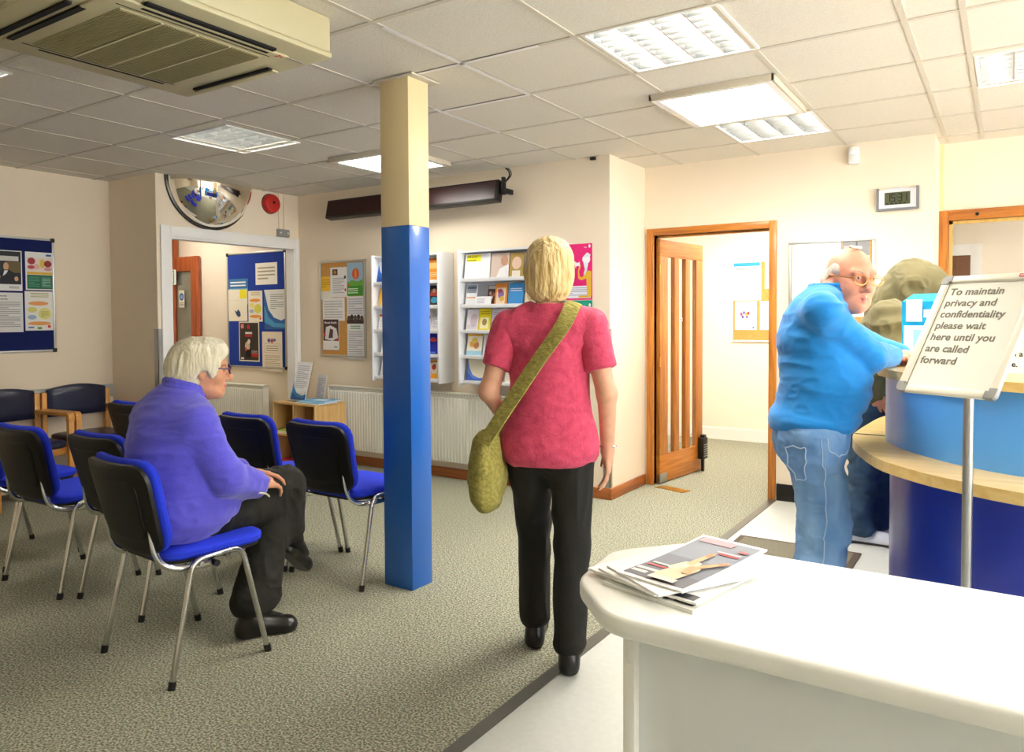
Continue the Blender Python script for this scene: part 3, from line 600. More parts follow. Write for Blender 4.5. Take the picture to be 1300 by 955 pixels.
# ================================================================ LEAFLET RACKS
M_rack = mat('white_melamine', '#e9ebee', rough=.4, noise=.02, nscale=4)
RZ = [.85, 1.055, 1.26, 1.465, 1.675]       # shelf heights
YR0 = 4.905                                 # front of the racks
def rack(x0, x1, label):
    t = thing('leaflet_rack', label, 'leaflet rack', (x0, YR0, .82)); w = x1-x0; d = YB-YR0
    for x in (0, w-.016):
        MB().box((x, 0, 0), (x+.016, d, 1.10), M_rack, .002).build('side_panel', t)
    MB().box((.016, d-.012, 0), (w-.016, d, 1.10), M_rack).build('back_panel', t)
    MB().box((.016, .03, 1.075), (w-.016, d-.012, 1.09), M_rack).build('top_panel', t)
    for z in RZ:
        zz = z-.82
        b = MB(); b.box((.016, .02, zz-.018), (w-.016, d-.012, zz-.003), M_rack, .002); b.box((.016, .012, zz-.018), (w-.016, .02, zz+.012), M_rack, .002); b.build('shelf', t)
    return t
rack(-4.70, -3.94, 'white five-shelf leaflet rack partly hidden behind the square post')
rack(-3.745, -2.93, 'white five-shelf leaflet rack right of the square post')
def leaflet(x, tier, w, h, base, items, label, group, lean=11, dy=.06, n=4):
    z = RZ[tier]-.001
    mb = MB(); sheet_mb(mb, w, h, base, items, th=.002+.001*n)
    o = mb.build('leaflet', label=label, cat='leaflet', group=group)
    o.matrix_world = T(x, YR0+.028+dy*.35, z) @ R(90-lean, 'X')
    return o
L2 = 'leaflets in the right-hand rack'; L1 = 'leaflets in the rack behind the post'
wave = lambda a, c: [('p', [(0, 0), (0, .95), (.12, .6), (.35, .3), (.7, .18), (1, .2), (1, 0)], a), ('p', [(0, 0), (0, .4), (.4, .14), (1, .1), (1, 0)], c)]
txt = lambda c='#9aa0a8': [('l', .1, .12, .9, .88, 9, c)]
# rack behind the post (left bit and right bit show)
leaflet(-4.672, 4, .21, .185, '#dfeaf6', wave('#1d6fd0', '#0f4fae'), 'blue wave leaflet on top shelf of rack behind post', L1)
leaflet(-4.14, 4, .17, .20, '#ef9f2a', [('r', .1, .55, .9, .8, '#f6c878'), ('l', .1, .1, .9, .4, 4, '#f8d89a'), ('r', 0, .93, 1, 1, '#c85a30')], 'orange leaflet on top shelf right of the post', L1)
leaflet(-4.655, 3, .15, .17, '#f3b51d', [('p', [(.1, .1), (.5, .9), (.6, .9), (.3, .1)], '#f9da7a'), ('r', .7, .1, .9, .3, '#fff3cc')], 'yellow leaflet on second shelf of rack behind post', L1)
leaflet(-4.17, 3, .07, .16, '#f0f0ee', txt(), 'narrow white leaflet on second shelf right of the post', L1)
leaflet(-4.09, 3, .12, .18, '#2c2422', [('r', .1, .5, .9, .8, '#c7483a'), ('e', .5, .3, .3, .15, '#3c9cc0'), ('e', .4, .75, .15, .1, '#e0c4b0')], 'dark leaflet with red and blue picture right of the post', L1)
leaflet(-4.66, 2, .19, .145, '#f6f4ef', [('r', 0, .86, 1, 1, '#ee6a1e'), ('l', .1, .2, .8, .7, 5, '#cfcfca')], 'white leaflet with orange top edge on third shelf behind post', L1)
leaflet(-4.17, 2, .10, .165, '#f1eef2', [('e', .5, .7, .4, .2, '#46333c'), ('e', .55, .4, .3, .2, '#b06a8a'), ('e', .4, .55, .12, .08, '#1c1a1e')], 'leaflet with dark floral picture on third shelf right of post', L1)
leaflet(-4.06, 2, .09, .15, '#eeeef4', txt('#b8b8c8'), 'pale lilac leaflet on third shelf right of the post', L1)
leaflet(-4.63, 1, .16, .16, '#eef0f1', txt()+[('r', .1, .05, .9, .09, '#e8924a')], 'white text leaflet on fourth shelf of rack behind post', L1)
leaflet(-4.13, 1, .14, .185, '#1f2fb4', [('e', .55, .72, .3, .1, '#d2403c'), ('r', .2, .1, .8, .16, '#5a8ae0')], 'royal blue leaflet with red heart on fourth shelf right of post', L1)
leaflet(-4.64, 0, .17, .17, '#f0f1f3', txt()+[('e', .75, .2, .06, .06, '#c85a9a')], 'white text leaflet on bottom shelf of rack behind post', L1)
leaflet(-4.15, 0, .15, .165, '#eaa42c', [('r', .35, .3, .95, .9, '#f2e2c4'), ('e', .7, .65, .15, .15, '#bf3a34'), ('e', .4, .3, .2, .15, '#f3c24c')], 'orange leaflet with white patch on bottom shelf right of post', L1)
# right-hand rack
leaflet(-3.71, 4, .25, .212, '#f3f3f6', [('r', .06, .70, .62, .96, '#f3ef1c'), ('t', .08, .86, .085, 'NHS services', '#5a5a20'), ('t', .08, .73, .085, 'in your area', '#5a5a20')], 'white poster card with yellow heading on top shelf of right rack', L2, 8)
leaflet(-3.45, 4, .17, .205, '#e8dcd2', [('r', 0, 0, 1, 1, '#d9c6b8'), ('p', [(.3, 0), (.5, .4), (1, .55), (1, 0)], '#f0f0f2'), ('e', .75, .7, .2, .2, '#c89a7a')], 'pale photo leaflet on top shelf of right rack', L2, 8)
leaflet(-3.27, 4, .125, .20, '#b89a4e', [('e', .5, .6, .35, .25, '#e6c9b0'), ('r', .2, .0, .8, .3, '#efe6d8')], 'leaflet with face in gold frame on top shelf of right rack', L2, 8)
leaflet(-3.135, 4, .16, .195, '#efe3e6', txt('#c8a8b0'), 'pinkish text leaflet on top shelf of right rack', L2, 8)
leaflet(-3.70, 3, .105, .175, '#e9ecf0', [('r', .04, .6, .96, .98, '#9aa6b6'), ('r', .1, .8, .9, .9, '#5a6474'), ('r', .1, .36, .9, .42, '#e3a25a')], 'grey-headed leaflet on second shelf of right rack', L2)
leaflet(-3.585, 3, .15, .075, '#f2f3f6', [('l', .1, .2, .6, .8, 3, '#b8bcc8')], 'low white card on second shelf of right rack', L2, 11, .0)
leaflet(-3.50, 3, .085, .165, '#4a3430', [('r', .05, .82, .95, .98, '#e8e0da'), ('e', .3, .6, .15, .1, '#c99a8a'), ('e', .7, .55, .15, .1, '#b06a5a'), ('e', .5, .4, .15, .1, '#d8b0a0')], 'dark leaflet of small faces on second shelf of right rack', L2, 11, .12)
leaflet(-3.415, 3, .115, .178, '#e0913a', [('r', .14, .05, .86, .8, '#efdcc0'), ('e', .5, .5, .25, .2, '#8a6aa8'), ('e', .6, .3, .2, .12, '#d8b04a'), ('e', .4, .65, .2, .1, '#a84a5a')], 'orange-edged colourful leaflet on second shelf of right rack', L2)
leaflet(-3.285, 3, .135, .175, '#3d96dc', [('l', .1, .62, .9, .8, 2, '#e8f2fa'), ('r', 0, 0, 1, .08, '#2a78c0')], 'bright blue leaflet on second shelf of right rack', L2)
leaflet(-3.13, 3, .10, .17, '#e6dcc0', [('e', .5, .5, .35, .3, '#c0a878'), ('e', .4, .6, .15, .12, '#8a7a4a')], 'beige patterned leaflet on second shelf of right rack', L2)
leaflet(-3.695, 2, .115, .18, '#e8e4ea', [('e', .6, .5, .3, .3, '#d0c0c8'), ('l', .1, .1, .9, .3, 3, '#b8b0b8')], 'pale grey leaflet on third shelf of right rack', L2)
leaflet(-3.575, 2, .115, .185, '#eedd22', [('r', .15, .12, .85, .6, '#f2ecc0'), ('e', .5, .4, .2, .15, '#a08a4a'), ('l', .1, .72, .9, .92, 2, '#b8a812')], 'bright yellow leaflet on third shelf of right rack', L2)
leaflet(-3.45, 2, .15, .18, '#d9d6ea', txt('#a9a4c4'), 'lilac text leaflet on third shelf of right rack', L2)
leaflet(-3.29, 2, .12, .18, '#e0c4a8', [('e', .5, .6, .3, .25, '#b07a54')], 'tan photo leaflet on third shelf of right rack', L2)
leaflet(-3.695, 1, .15, .185, '#f2e9d8', [('r', 0, 0, 1, .25, '#9fd2e6'), ('e', .35, .55, .18, .14, '#e8b04a'), ('e', .62, .5, .18, .16, '#c88a5a'), ('e', .5, .7, .2, .12, '#f0d060'), ('r', 0, .9, 1, 1, '#d8a83a')], 'orange and pale blue leaflet on fourth shelf of right rack', L2)
leaflet(-3.53, 1, .15, .175, '#efe6ee', txt('#c9b2c4'), 'pale pink text leaflet on fourth shelf of right rack', L2)
leaflet(-3.36, 1, .15, .175, '#e8e8f0', wave('#9ab0e0', '#6a86c8'), 'white leaflet with pale blue wave on fourth shelf of right rack', L2)
leaflet(-3.695, 0, .17, .185, '#e6e0c8', wave('#5d84d8', '#3e62be'), 'cream leaflet with blue wave on bottom shelf of right rack', L2)
leaflet(-3.51, 0, .17, .18, '#e6ded8', wave('#6a7fe0', '#4a5cc2'), 'cream leaflet with violet wave on bottom shelf of right rack', L2)
leaflet(-3.32, 0, .15, .17, '#f0e8dc', txt('#c0a890'), 'cream text leaflet on bottom shelf of right rack', L2)

# ================================================================ RADIATORS
M_rad = mat('radiator_enamel', '#ecebdf', rough=.35, noise=.02, nscale=4)
def radiator(x0, x1, z0, z1, label, y=YB-.07, pitch=.0333):
    t = thing('radiator', label, 'radiator', (x0, y, z0)); w = x1-x0; h = z1-z0
    n = int(w/pitch); P = []
    prof = []
    for i in range(n):
        a = i*w/n; p = w/n
        prof += [(a, 0), (a+p*.18, -.012), (a+p*.5, -.014), (a+p*.82, -.012)]
    prof.append((w, 0))
    zs = [(.0, .6), (.02, .6), (.035, 1), (h-.05, 1), (h-.035, .0), (h, .0)]
    g = [[(x, -.018+yy*k, z) for z, k in zs] for x, yy in prof]
    b = MB(); b.grid(g, M_rad); b.box((0, -.016, 0), (w, .03, h), M_rad, .006); b.build('panel', t)
    b = MB(); b.box((-.004, -.034, h-.012), (w+.004, .035, h+.006), M_rad, .003)
    for k in range(int(w/.03)): b.box((.01+k*.03, -.0345, h-.010), (.022+k*.03, -.0335, h-.004), M_grey)
    for x in (-.004, w): b.box((x, -.034, .0), (x+.004, .035, h), M_rad)
    b.build('grille', t)
    b = MB()
    for x in (-.03, w+.03): b.tube([(x, 0, -z0), (x, 0, .06), (x+(.03 if x < 0 else -.03), 0, .06)], .008, M_white)
    b.tube([(w+.03, 0, .03), (w+.03, 0, .10)], .018, M_white); b.tube([(-.03, 0, .03), (-.03, 0, .08)], .014, M_white); b.build('valve', t)
    b = MB()
    for x in (w*.2, w*.8): b.box((x, .03, h*.3), (x+.03, YB-y-.001, h*.8), M_grey)
    b.build('wall_bracket', t)
    return t
radiator(-5.36, -2.86, .155, .735, 'long white ribbed radiator below the leaflet racks')
radiator(-7.22, -6.30, .16, .69, 'white ribbed radiator in the lobby below the blue noticeboard')

# ================================================================ CUBBY UNIT with leaflets
M_beech = wood('pale_beech', '#d9b478', '#c79a58', 3, 'Z', .45, .1)
M_beechx = wood('pale_beech_across', '#d9b478', '#c79a58', 3, 'X', .45, .1)
cu = thing('storage_unit', 'low beech pigeonhole unit in the corner beside the long radiator', 'storage unit', (-5.735, 4.66, 0), math.radians(-3)); w, d, h = .61, .355, .60
for x in (0, w-.018): MB().box((x, 0, 0), (x+.018, d, h-.018), M_beech, .001).build('side_panel', cu)
MB().box((0, 0, h-.018), (w, d, h), M_beechx, .001).build('top_panel', cu)
MB().box((w/2-.009, .002, .02), (w/2+.009, d-.01, h-.018), M_beech).build('divider', cu)
MB().box((.018, d-.012, .0), (w-.018, d-.002, h-.018), M_beech).build('back_panel', cu)
for z in (.03, .30): MB().box((.018, .002, z-.009), (w-.018, d-.012, z+.009), M_beechx).build('shelf', cu)
Mcu = T(-5.735, 4.66, 0) @ R(-3, 'Z')
def flat(nm, label, cat, M, w, d, t, col, group=None, items=(), page=None):
    mb = MB()
    if page: mb.box((.002, .002, 0), (w-.002, d-.002, t*.8), paper(page)); sheet_mb(mb, w, d, col, items, T(0, 0, t*.8), th=t*.2)
    else: sheet_mb(mb, w, d, col, items, th=t)
    o = mb.build(nm, label=label, cat=cat, group=group); o.matrix_world = M; return o
G = 'papers in the pigeonholes'
flat('booklet', 'white paper pile in left pigeonhole of beech unit', 'booklet', Mcu @ T(.05, .01, .3095), .2, .28, .022, '#eae6d8', G, (), '#f1ede0')
flat('booklet', 'lime green booklet on paper in left pigeonhole of beech unit', 'booklet', Mcu @ T(.07, .02, .332), .18, .26, .01, '#a6c42c', G)
flat('booklet', 'patterned magazine in right pigeonhole of beech unit', 'booklet', Mcu @ T(.34, .01, .3095), .21, .28, .02, '#d8c8a8', G, [('r', .1, .1, .5, .4, '#c04a3a'), ('r', .5, .3, .9, .7, '#4a6a9a'), ('r', .1, .55, .4, .9, '#e0c23a')], '#efeae0')
flat('booklet', 'red booklet in the lower left pigeonhole of beech unit', 'booklet', Mcu @ T(.05, .0, .0395), .2, .28, .02, '#c8382c', G, (), '#efeae0')
G = 'blue folders on the pigeonhole unit'
flat('folder', 'lower pale blue folder lying on the beech unit', 'folder', Mcu @ T(.315, .02, .6005) @ R(2, 'Z'), .31, .225, .012, '#62b6e0', G, (), '#eef2f4')
flat('folder', 'upper pale blue folder with white label on the beech unit', 'folder', Mcu @ T(.325, .06, .613) @ R(8, 'Z'), .30, .215, .01, '#58aede', G, [('r', .3, .3, .8, .7, '#e8f2f8')], '#eef2f4')
# leaflet stand on top
M_acr = mat('clear_acrylic', '#ffffff', rough=.03, trans=1., ior=1.2)
ls = thing('leaflet_stand', 'clear acrylic leaflet stand on top of the beech unit', 'leaflet stand', tuple(Mcu @ Vector((.19, .15, .60))), math.radians(-8))
b = MB(); Ml = R(-14, 'X')
b.box((-.125, .0, .004), (.125, .003, .385), M_acr, M=Ml); b.box((-.11, -.022, .004), (.11, -.019, .09), M_acr, M=Ml); b.box((-.11, -.06, 0), (.11, .1, .003), M_acr); b.box((-.11, .078, 0), (.11, .081, .02), M_acr); b.build('holder', ls)
mb = MB(); sheet_mb(mb, .235, .36, '#f0f2f6', [('p', [(0, 0), (0, .5), (.1, .32), (.35, .18), (.7, .12), (1, .16), (1, 0)], '#2b9ae0'), ('p', [(0, 0), (0, .2), (.4, .08), (1, .06), (1, 0)], '#1262b8'), ('l', .12, .3, .9, .92, 12, '#b9bec8')], th=.004)
o = mb.build('leaflet', label='white leaflet with blue wave in the stand on the beech unit', cat='leaflet'); o.matrix_world = T(*(Mcu @ Vector((.19, .15, .60)))) @ R(-8, 'Z') @ R(-14, 'X') @ T(-.118, -.006, .008) @ R(90, 'X')
mb = MB(); sheet_mb(mb, .15, .24, '#e6e2e0', [('l', .1, .1, .9, .9, 10, '#c4c2c6')], th=.003)
o = mb.build('leaflet', label='greyish leaflet leaning behind the clear stand on the beech unit', cat='leaflet'); o.matrix_world = Mcu @ T(.25, .30, .6005) @ R(-8, 'Z') @ R(80, 'X')
# ================================================================ BLUE WAITING CHAIRS
M_blue = mat('royal_blue_chair_fabric', '#1b35d0', rough=.9, noise=.12, nscale=120, bump=.15, bscale=300)
def pad(mb, m, w0, w1, h, th, r, curve, M, nx=14, flip=1, pillow=.75):
    """rounded upholstered slab in x/z, thickness along y"""
    rows = []
    ts = [0, .02, .06, .12, .2, .35, .5, .65, .8, .88, .94, .98, 1.]
    def hw(t):
        z = t*h; w = (w0+(w1-w0)*t)/2; d = min(z, h-z)
        if d < r: w -= r-math.sqrt(max(0, r*r-(r-d)**2))
        return w
    def pt(t, s, side):
        x = hw(t)*s
        e = (1-abs(s)**8)*(1-abs(2*t-1)**10); k = (1-pillow)+pillow*max(0, e)**.5
        return (x, curve*(x*x)/(w0*w0/4)*flip + side*th/2*k, t*h)
    ss = [-1, -.98, -.93, -.85]+[-.7+.2*i for i in range(8)]+[.85, .93, .98, 1]
    for side in (-1, 1):
        g = [[pt(t, s, side) for s in ss] for t in ts]
        mb.grid(g if side < 0 else [r_[::-1] for r_ in g], m, M)
    rim = [(t, -1) for t in ts]+[(1, s) for s in ss]+[(t, 1) for t in ts[::-1]]+[(0, s) for s in ss[::-1]]
    mb.grid([[pt(t, s, 1) for t, s in rim], [pt(t, s, -1) for t, s in rim]], m, M)
def make_blue_chair():
    t = thing('waiting_chair', 'x', 'chair')
    Mb = T(0, -.195, .475) @ R(14, 'X')
    b = MB(); pad(b, M_black, .40, .455, .37, .03, .075, -.022, Mb @ T(0, -.016, 0), flip=-1, pillow=.5)
    pad(b, M_black, .30, .34, .25, .012, .05, -.012, Mb @ T(0, -.030, .06), flip=-1, pillow=.5)
    b.build('back_shell', t)
    b = MB(); pad(b, M_blue, .405, .46, .375, .045, .08, -.022, Mb @ T(0, .018, .002), flip=-1, pillow=.7); b.build('backrest', t)
    b = MB(); Ms = T(0, -.19, .468) @ R(-90, 'X') @ R(180, 'Z')
    Ms = Matrix(((1, 0, 0, 0), (0, 0, 1, -.185), (0, 1, 0, .468), (0, 0, 0, 1)))
    pad(b, M_blue, .42, .47, .43, .055, .09, 0, Ms, pillow=.7); b.build('seat', t)
    b = MB(); Ms2 = Matrix(((1, 0, 0, 0), (0, 0, 1, -.175), (0, 1, 0, .442), (0, 0, 0, 1)))
    pad(b, M_black, .40, .45, .41, .02, .085, 0, Ms2, pillow=.4); b.build('seat_pan', t)
    for s in (-1, 1):
        path = bend([(s*.265, -.21, .0), (s*.25, -.11, .452), (s*.25, .10, .458), (s*.265, .205, .0)], .05, 6)
        f = MB().tube(path, .0115, M_chrome, 10).build('side_frame', t)
        for y, dy in ((-.21, .006), (.205, -.006)): MB().tube([(s*.265, y, 0), (s*.2645, y+dy, .03)], .0145, M_black, 10).build('foot_cap', f)
        b = MB(); pth = smoothpath([(s*.165, -.225, .60), (s*.172, -.215, .50), (s*.18, -.185, .442), (s*.195, -.13, .418), (s*.225, -.06, .418), (s*.248, -.02, .425)], 5)
        b.tube(pth, .013, M_chrome, 8, sq=.45); b.build('back_support', t)
        b = MB(); b.tube([(s*.225, -.02, .425), (s*.272, -.02, .425)], .013, M_black, 10); b.build('bolt', t)
    b = MB(); b.tube([(-.25, .06, .44), (.25, .06, .44)], .010, M_chrome); b.tube([(-.25, -.07, .43), (.25, -.07, .43)], .010, M_chrome); b.build('cross_bar', t)
    return t
CH = [(-2.82, 1.84, -4, 'blue and black chair in which the white-haired woman sits'),
      (-3.535, 2.12, 0, 'empty blue and black chair directly left of the seated woman'),
      (-4.145, 2.05, 2, 'empty blue and black chair, second to the left of the seated woman'),
      (-4.82, 2.09, 3, 'blue and black chair cut off at the left edge of the photo'),
      (-2.96, 2.94, -1, 'empty blue and black chair beside the square post'),
      (-3.53, 2.93, 0, 'empty blue and black chair half hidden by the seated woman, left of the post chair'),
      (-4.70, 2.95, 0, 'empty blue and black chair before the wooden armchairs, behind the seated woman')]
base_chair = make_blue_chair()
for i, (x, y, a, lab) in enumerate(CH):
    o = base_chair if i == 0 else copy_tree(base_chair)
    o.location = (x, y, 0); o.rotation_euler = (0, 0, math.radians(a)); o['label'] = lab; o['group'] = 'blue waiting room chairs'
# ================================================================ WOODEN ARMCHAIRS along the left wall
M_nv = mat('navy_vinyl', '#191f3a', rough=.32, noise=.08, nscale=6, coat=.15)
M_oak = wood('honey_beech', '#dda250', '#c2812f', 3, 'Z', .4, .2); M_oaky = wood('honey_beech_along', '#dda250', '#c2812f', 3, 'Y', .4, .2); M_oakx = wood('honey_beech_across', '#dda250', '#c2812f', 3, 'X', .4, .2)
def make_armchair():
    t = thing('armchair', 'x', 'armchair')
    for s in (-1, 1):
        x = s*.255
        b = MB(); b.box((x-.02, -.30, 0), (x+.02, -.26, .785), M_oak, .006); b.build('back_post', t)
        b = MB(); b.box((x-.021, .22, 0), (x+.021, .262, .64), M_oak, .006); b.build('leg', t)
        b = MB(); b.prism([(-.27, .625), (-.27, .655), (.235, .665), (.255, .655), (.264, .63), (.264, .60), (.222, .60), (.222, .632)], x-.024, x+.024, M_oaky, .006, M=Matrix(((0, 0, 1, 0), (1, 0, 0, 0), (0, 1, 0, 0), (0, 0, 0, 1)))); b.build('arm', t)
        b = MB(); b.box((x-.014, -.27, .36), (x+.014, .225, .41), M_oaky, .004); b.build('side_rail', t)
    b = MB(); b.box((-.24, .19, .345), (.24, .215, .405), M_oakx, .004); b.box((-.24, -.28, .35), (.24, -.26, .40), M_oakx, .004); b.build('seat_rail', t)
    Ms = Matrix(((1, 0, 0, 0), (0, 0, 1, -.25), (0, 1, 0, .428), (0, 0, 0, 1)))
    b = MB(); pad(b, M_nv, .47, .475, .50, .07, .05, 0, Ms, pillow=.6); b.build('seat', t)
    # arched back cushion
    b = MB(); g0, g1 = [], []
    n = 18; rows = 8
    def P(i, k, sd):
        s = -1+2*i/n; v = k/rows; top = .805+.035*(1-s*s); z = .585+(top-.585)*v
        e = max(0, (1-abs(s)**10)*(1-abs(2*v-1)**8))**.5
        return (s*.235, -.275+.02*(s*s)*-1+.02+sd*(.012+.022*e), z)
    for sd in (-1, 1):
        g = [[P(i, k, sd) for k in range(rows+1)] for i in range(n+1)]
        b.grid(g if sd > 0 else g[::-1], M_nv)
    rim = [(0, k) for k in range(rows+1)]+[(i, rows) for i in range(n+1)]+[(n, k) for k in range(rows, -1, -1)]+[(i, 0) for i in range(n, -1, -1)]
    b.grid([[P(i, k, 1) for i, k in rim], [P(i, k, -1) for i, k in rim]], M_nv); b.build('backrest', t)
    return t
ac0 = make_armchair()
for i, (x, y, lab) in enumerate([(-6.20, 3.265, 'wooden armchair with navy seat and back nearest the corner'), (-6.20, 2.70, 'wooden armchair with navy seat and back below the dark blue noticeboard'), (-6.20, 2.11, 'wooden armchair with navy seat and back beyond the left edge of the photo')]):
    o = ac0 if i == 0 else copy_tree(ac0)
    o.location = (x, y, 0); o.rotation_euler = (0, 0, -PI/2); o['label'] = lab; o['group'] = 'wooden armchairs along the left wall'

# ================================================================ WHITE DESK in front
M_desk = mat('white_laminate', '#f4f5ee', rough=.35, noise=.015, nscale=3)
M_deskp = mat('pale_grey_laminate', '#eef4f5', rough=.4, noise=.02, nscale=3)
dk = thing('desk', 'white laminate desk with rounded chamfered corner and magazines on top', 'desk', (0, 0, 0))
out = [(1.7, 1.395), (1.7, 1.985)] + [tuple(p)[:2] for p in bend([(1.0, 1.985, 0), (-.86, 1.985, 0), (-.86, 1.575, 0), (-.69, 1.395, 0), (1.0, 1.395, 0)], .06, 6)]
out = [(1.7, 1.395), (1.7, 1.985)] + [(p.x, p.y) for p in bend([Vector((1.0, 1.985, 0)), Vector((-.72, 1.985, 0)), Vector((-.872, 1.80, 0)), Vector((-.846, 1.562, 0)), Vector((-.69, 1.395, 0)), Vector((1.0, 1.395, 0))], .05, 6)]
b = MB(); b.prism(out[::-1], .712, .755, M_desk, .012, seg=3, smooth=True); b.build('desktop', dk)
b = MB(); b.box((-.675, 1.45, 0), (-.648, 1.93, .712), M_desk, .002); b.build('end_panel', dk)
b = MB(); b.box((-.648, 1.472, .0), (1.65, 1.49, .712), M_deskp, .001); b.build('modesty_panel', dk)
b = MB(); b.box((1.625, 1.45, 0), (1.65, 1.93, .712), M_desk, .002); b.build('end_panel', dk)
b = MB(); b.box((-.665, 1.446, .64), (-.652, 1.452, .69), M_white, .002); b.build('fixing', dk)

# magazines: near-left corner, long direction, width, length
def bent_sheet(nm, label, cat, p, ang, w, l, z, th, base, items=(), group=None, curl=.0, page='#f2f2ee'):
    """x = width, y = length; the far end curls up"""
    n = 10; mb = MB()
    zz = lambda v: curl*v*v
    M = T(p[0], p[1], z) @ R(ang, 'Z')
    top = [[(w*u/4, l*v/n, th+zz(v/n)) for u in range(5)] for v in range(n+1)]; bot = [[(w*u/4, l*v/n, zz(v/n)) for u in range(5)] for v in range(n+1)]
    mb.grid([r_[::-1] for r_ in top], paper(base)); mb.grid(bot, paper(page))
    rim = [(0, v) for v in range(n+1)]+[(u, n) for u in range(5)]+[(4, v) for v in range(n, -1, -1)]+[(u, 0) for u in range(4, -1, -1)]
    mb.grid([[top[v][u] for u, v in rim], [bot[v][u] for u, v in rim]], paper(page), smooth=False)
    k = 0
    for it in items:
        k += 1; zo = th+.0003*k
        if it[0] == 'r':
            _, u0, v0, u1, v1, c = it; m = 6
            g = [[(w*(u0+(u1-u0)*i/2), l*(v0+(v1-v0)*j/m), zo+zz(v0+(v1-v0)*j/m)) for i in range(2, -1, -1)] for j in range(m+1)]
            mb.grid(g, paper(c))
        elif it[0] == 'p':
            mb.add([(w*u, l*v, zo+zz(v)) for u, v in it[1]], [list(range(len(it[1])))], paper(it[2]))
        elif it[0] == 'c':       # soft stroke (tapered finger)
            _, u0, v0, u1, v1, r0, r1, c = it
            a = Vector((w*u0, l*v0, 0)); bb = Vector((w*u1, l*v1, 0)); d = (bb-a).normalized(); nn = Vector((-d.y, d.x, 0)); r0 *= w; r1 *= w
            pts = [a+nn*r0*math.cos(q*PI/6)-d*r0*math.sin(q*PI/6) for q in range(7)][::-1]; pts = [a+nn*r0, *[a+nn*r0*math.cos(q*PI/6)-d*r0*math.sin(q*PI/6) for q in range(1, 6)], a-nn*r0, bb-nn*r1, *[bb-nn*r1*math.cos(q*PI/6)+d*r1*math.sin(q*PI/6) for q in range(1, 6)], bb+nn*r1]
            mb.add([(q.x, q.y, zo+zz(max(0, min(1, q.y/l)))) for q in pts], [list(range(len(pts)))], paper(c))
    o = mb.build(nm, label=label, cat=cat, group=group); o.matrix_world = M
    return o
G = 'magazines and papers on the white desk'
bent_sheet('newspaper', 'lowest white newspaper with text, front of the pile', 'newspaper', (-.775, 1.553), -14, .245, .36, .7552, .008, '#f0f1ea', [('r', .06, .04, .3, .08, '#b9c48e'), ('r', .45, .03, .7, .12, '#8f8f88'), ('r', .75, .05, .95, .2, '#30323a')], G)
bent_sheet('magazine', 'white magazine second from the bottom of the pile, far left corner', 'magazine', (-.835, 1.60), -20, .23, .31, .7635, .006, '#f4f4f0', [('r', .1, .1, .5, .16, '#c6c6c0')], G)
bent_sheet('magazine', 'dark magazine corner peeping out under the top of the pile', 'magazine', (-.745, 1.552), -12, .215, .30, .7697, .005, '#e8e8e6', [('r', .12, .02, .6, .2, '#22252e'), ('r', .7, .02, .95, .12, '#1d2026')], G)
bent_sheet('magazine', 'grey covered magazine with red band below the top magazine, left', 'magazine', (-.80, 1.585), -27, .20, .30, .7750, .005, '#f4f3f1', [('r', .06, .05, .94, .95, '#8f9095'), ('r', .1, .08, .35, .22, '#e4e4e0'), ('r', .12, .30, .9, .35, '#d8484a'), ('r', .14, .38, .6, .44, '#e4e4e0')], G)
bent_sheet('magazine', 'white backed magazine sliding out of the far side of the pile', 'magazine', (-.785, 1.60), -33, .21, .33, .7803, .004, '#f6f6f2', [('r', .4, .5, .95, .9, '#e4e6e8')], G, .006)
HAND = [('r', .05, .04, .95, .96, '#7b7f8a'), ('r', .05, .52, .95, .96, '#9298a4'), ('r', .05, .04, .95, .22, '#6a6870'), ('r', .07, .1, .3, .14, '#dfe0dc'), ('r', .07, .16, .4, .2, '#dfe0dc'), ('r', .1, .25, .5, .275, '#d64a4c'), ('r', .12, .30, .55, .325, '#dcdcd8'),
        ('r', .1, .86, .62, .94, '#e2a6ae'), ('r', .6, .70, .9, .725, '#d64a4c'), ('r', .55, .735, .9, .755, '#dedede'), ('r', .78, .8, .92, .84, '#c06a70'),
        ('c', .56, .14, .62, .34, .17, .16, '#e9d2ae'), ('c', .44, .30, .50, .42, .06, .055, '#f2ddc0'), ('c', .55, .36, .56, .46, .06, .055, '#f4e2c8'), ('c', .66, .35, .62, .45, .055, .05, '#f0d8b4'),
        ('c', .55, .42, .58, .66, .05, .038, '#efb98c'), ('c', .72, .40, .92, .56, .05, .036, '#eeb07c'), ('c', .57, .6, .58, .655, .03, .025, '#e58f62'), ('c', .87, .52, .915, .555, .03, .026, '#e58f62'), ('c', .70, .26, .66, .36, .06, .05, '#c9a878'), ('r', .42, .04, .8, .10, '#dfe0cf')]
bent_sheet('magazine', 'top magazine of the pile, grey cover with two-finger V hand', 'magazine', (-.742, 1.560), -13.5, .178, .36, .7850, .004, '#f6f6f6', HAND, G, .012)

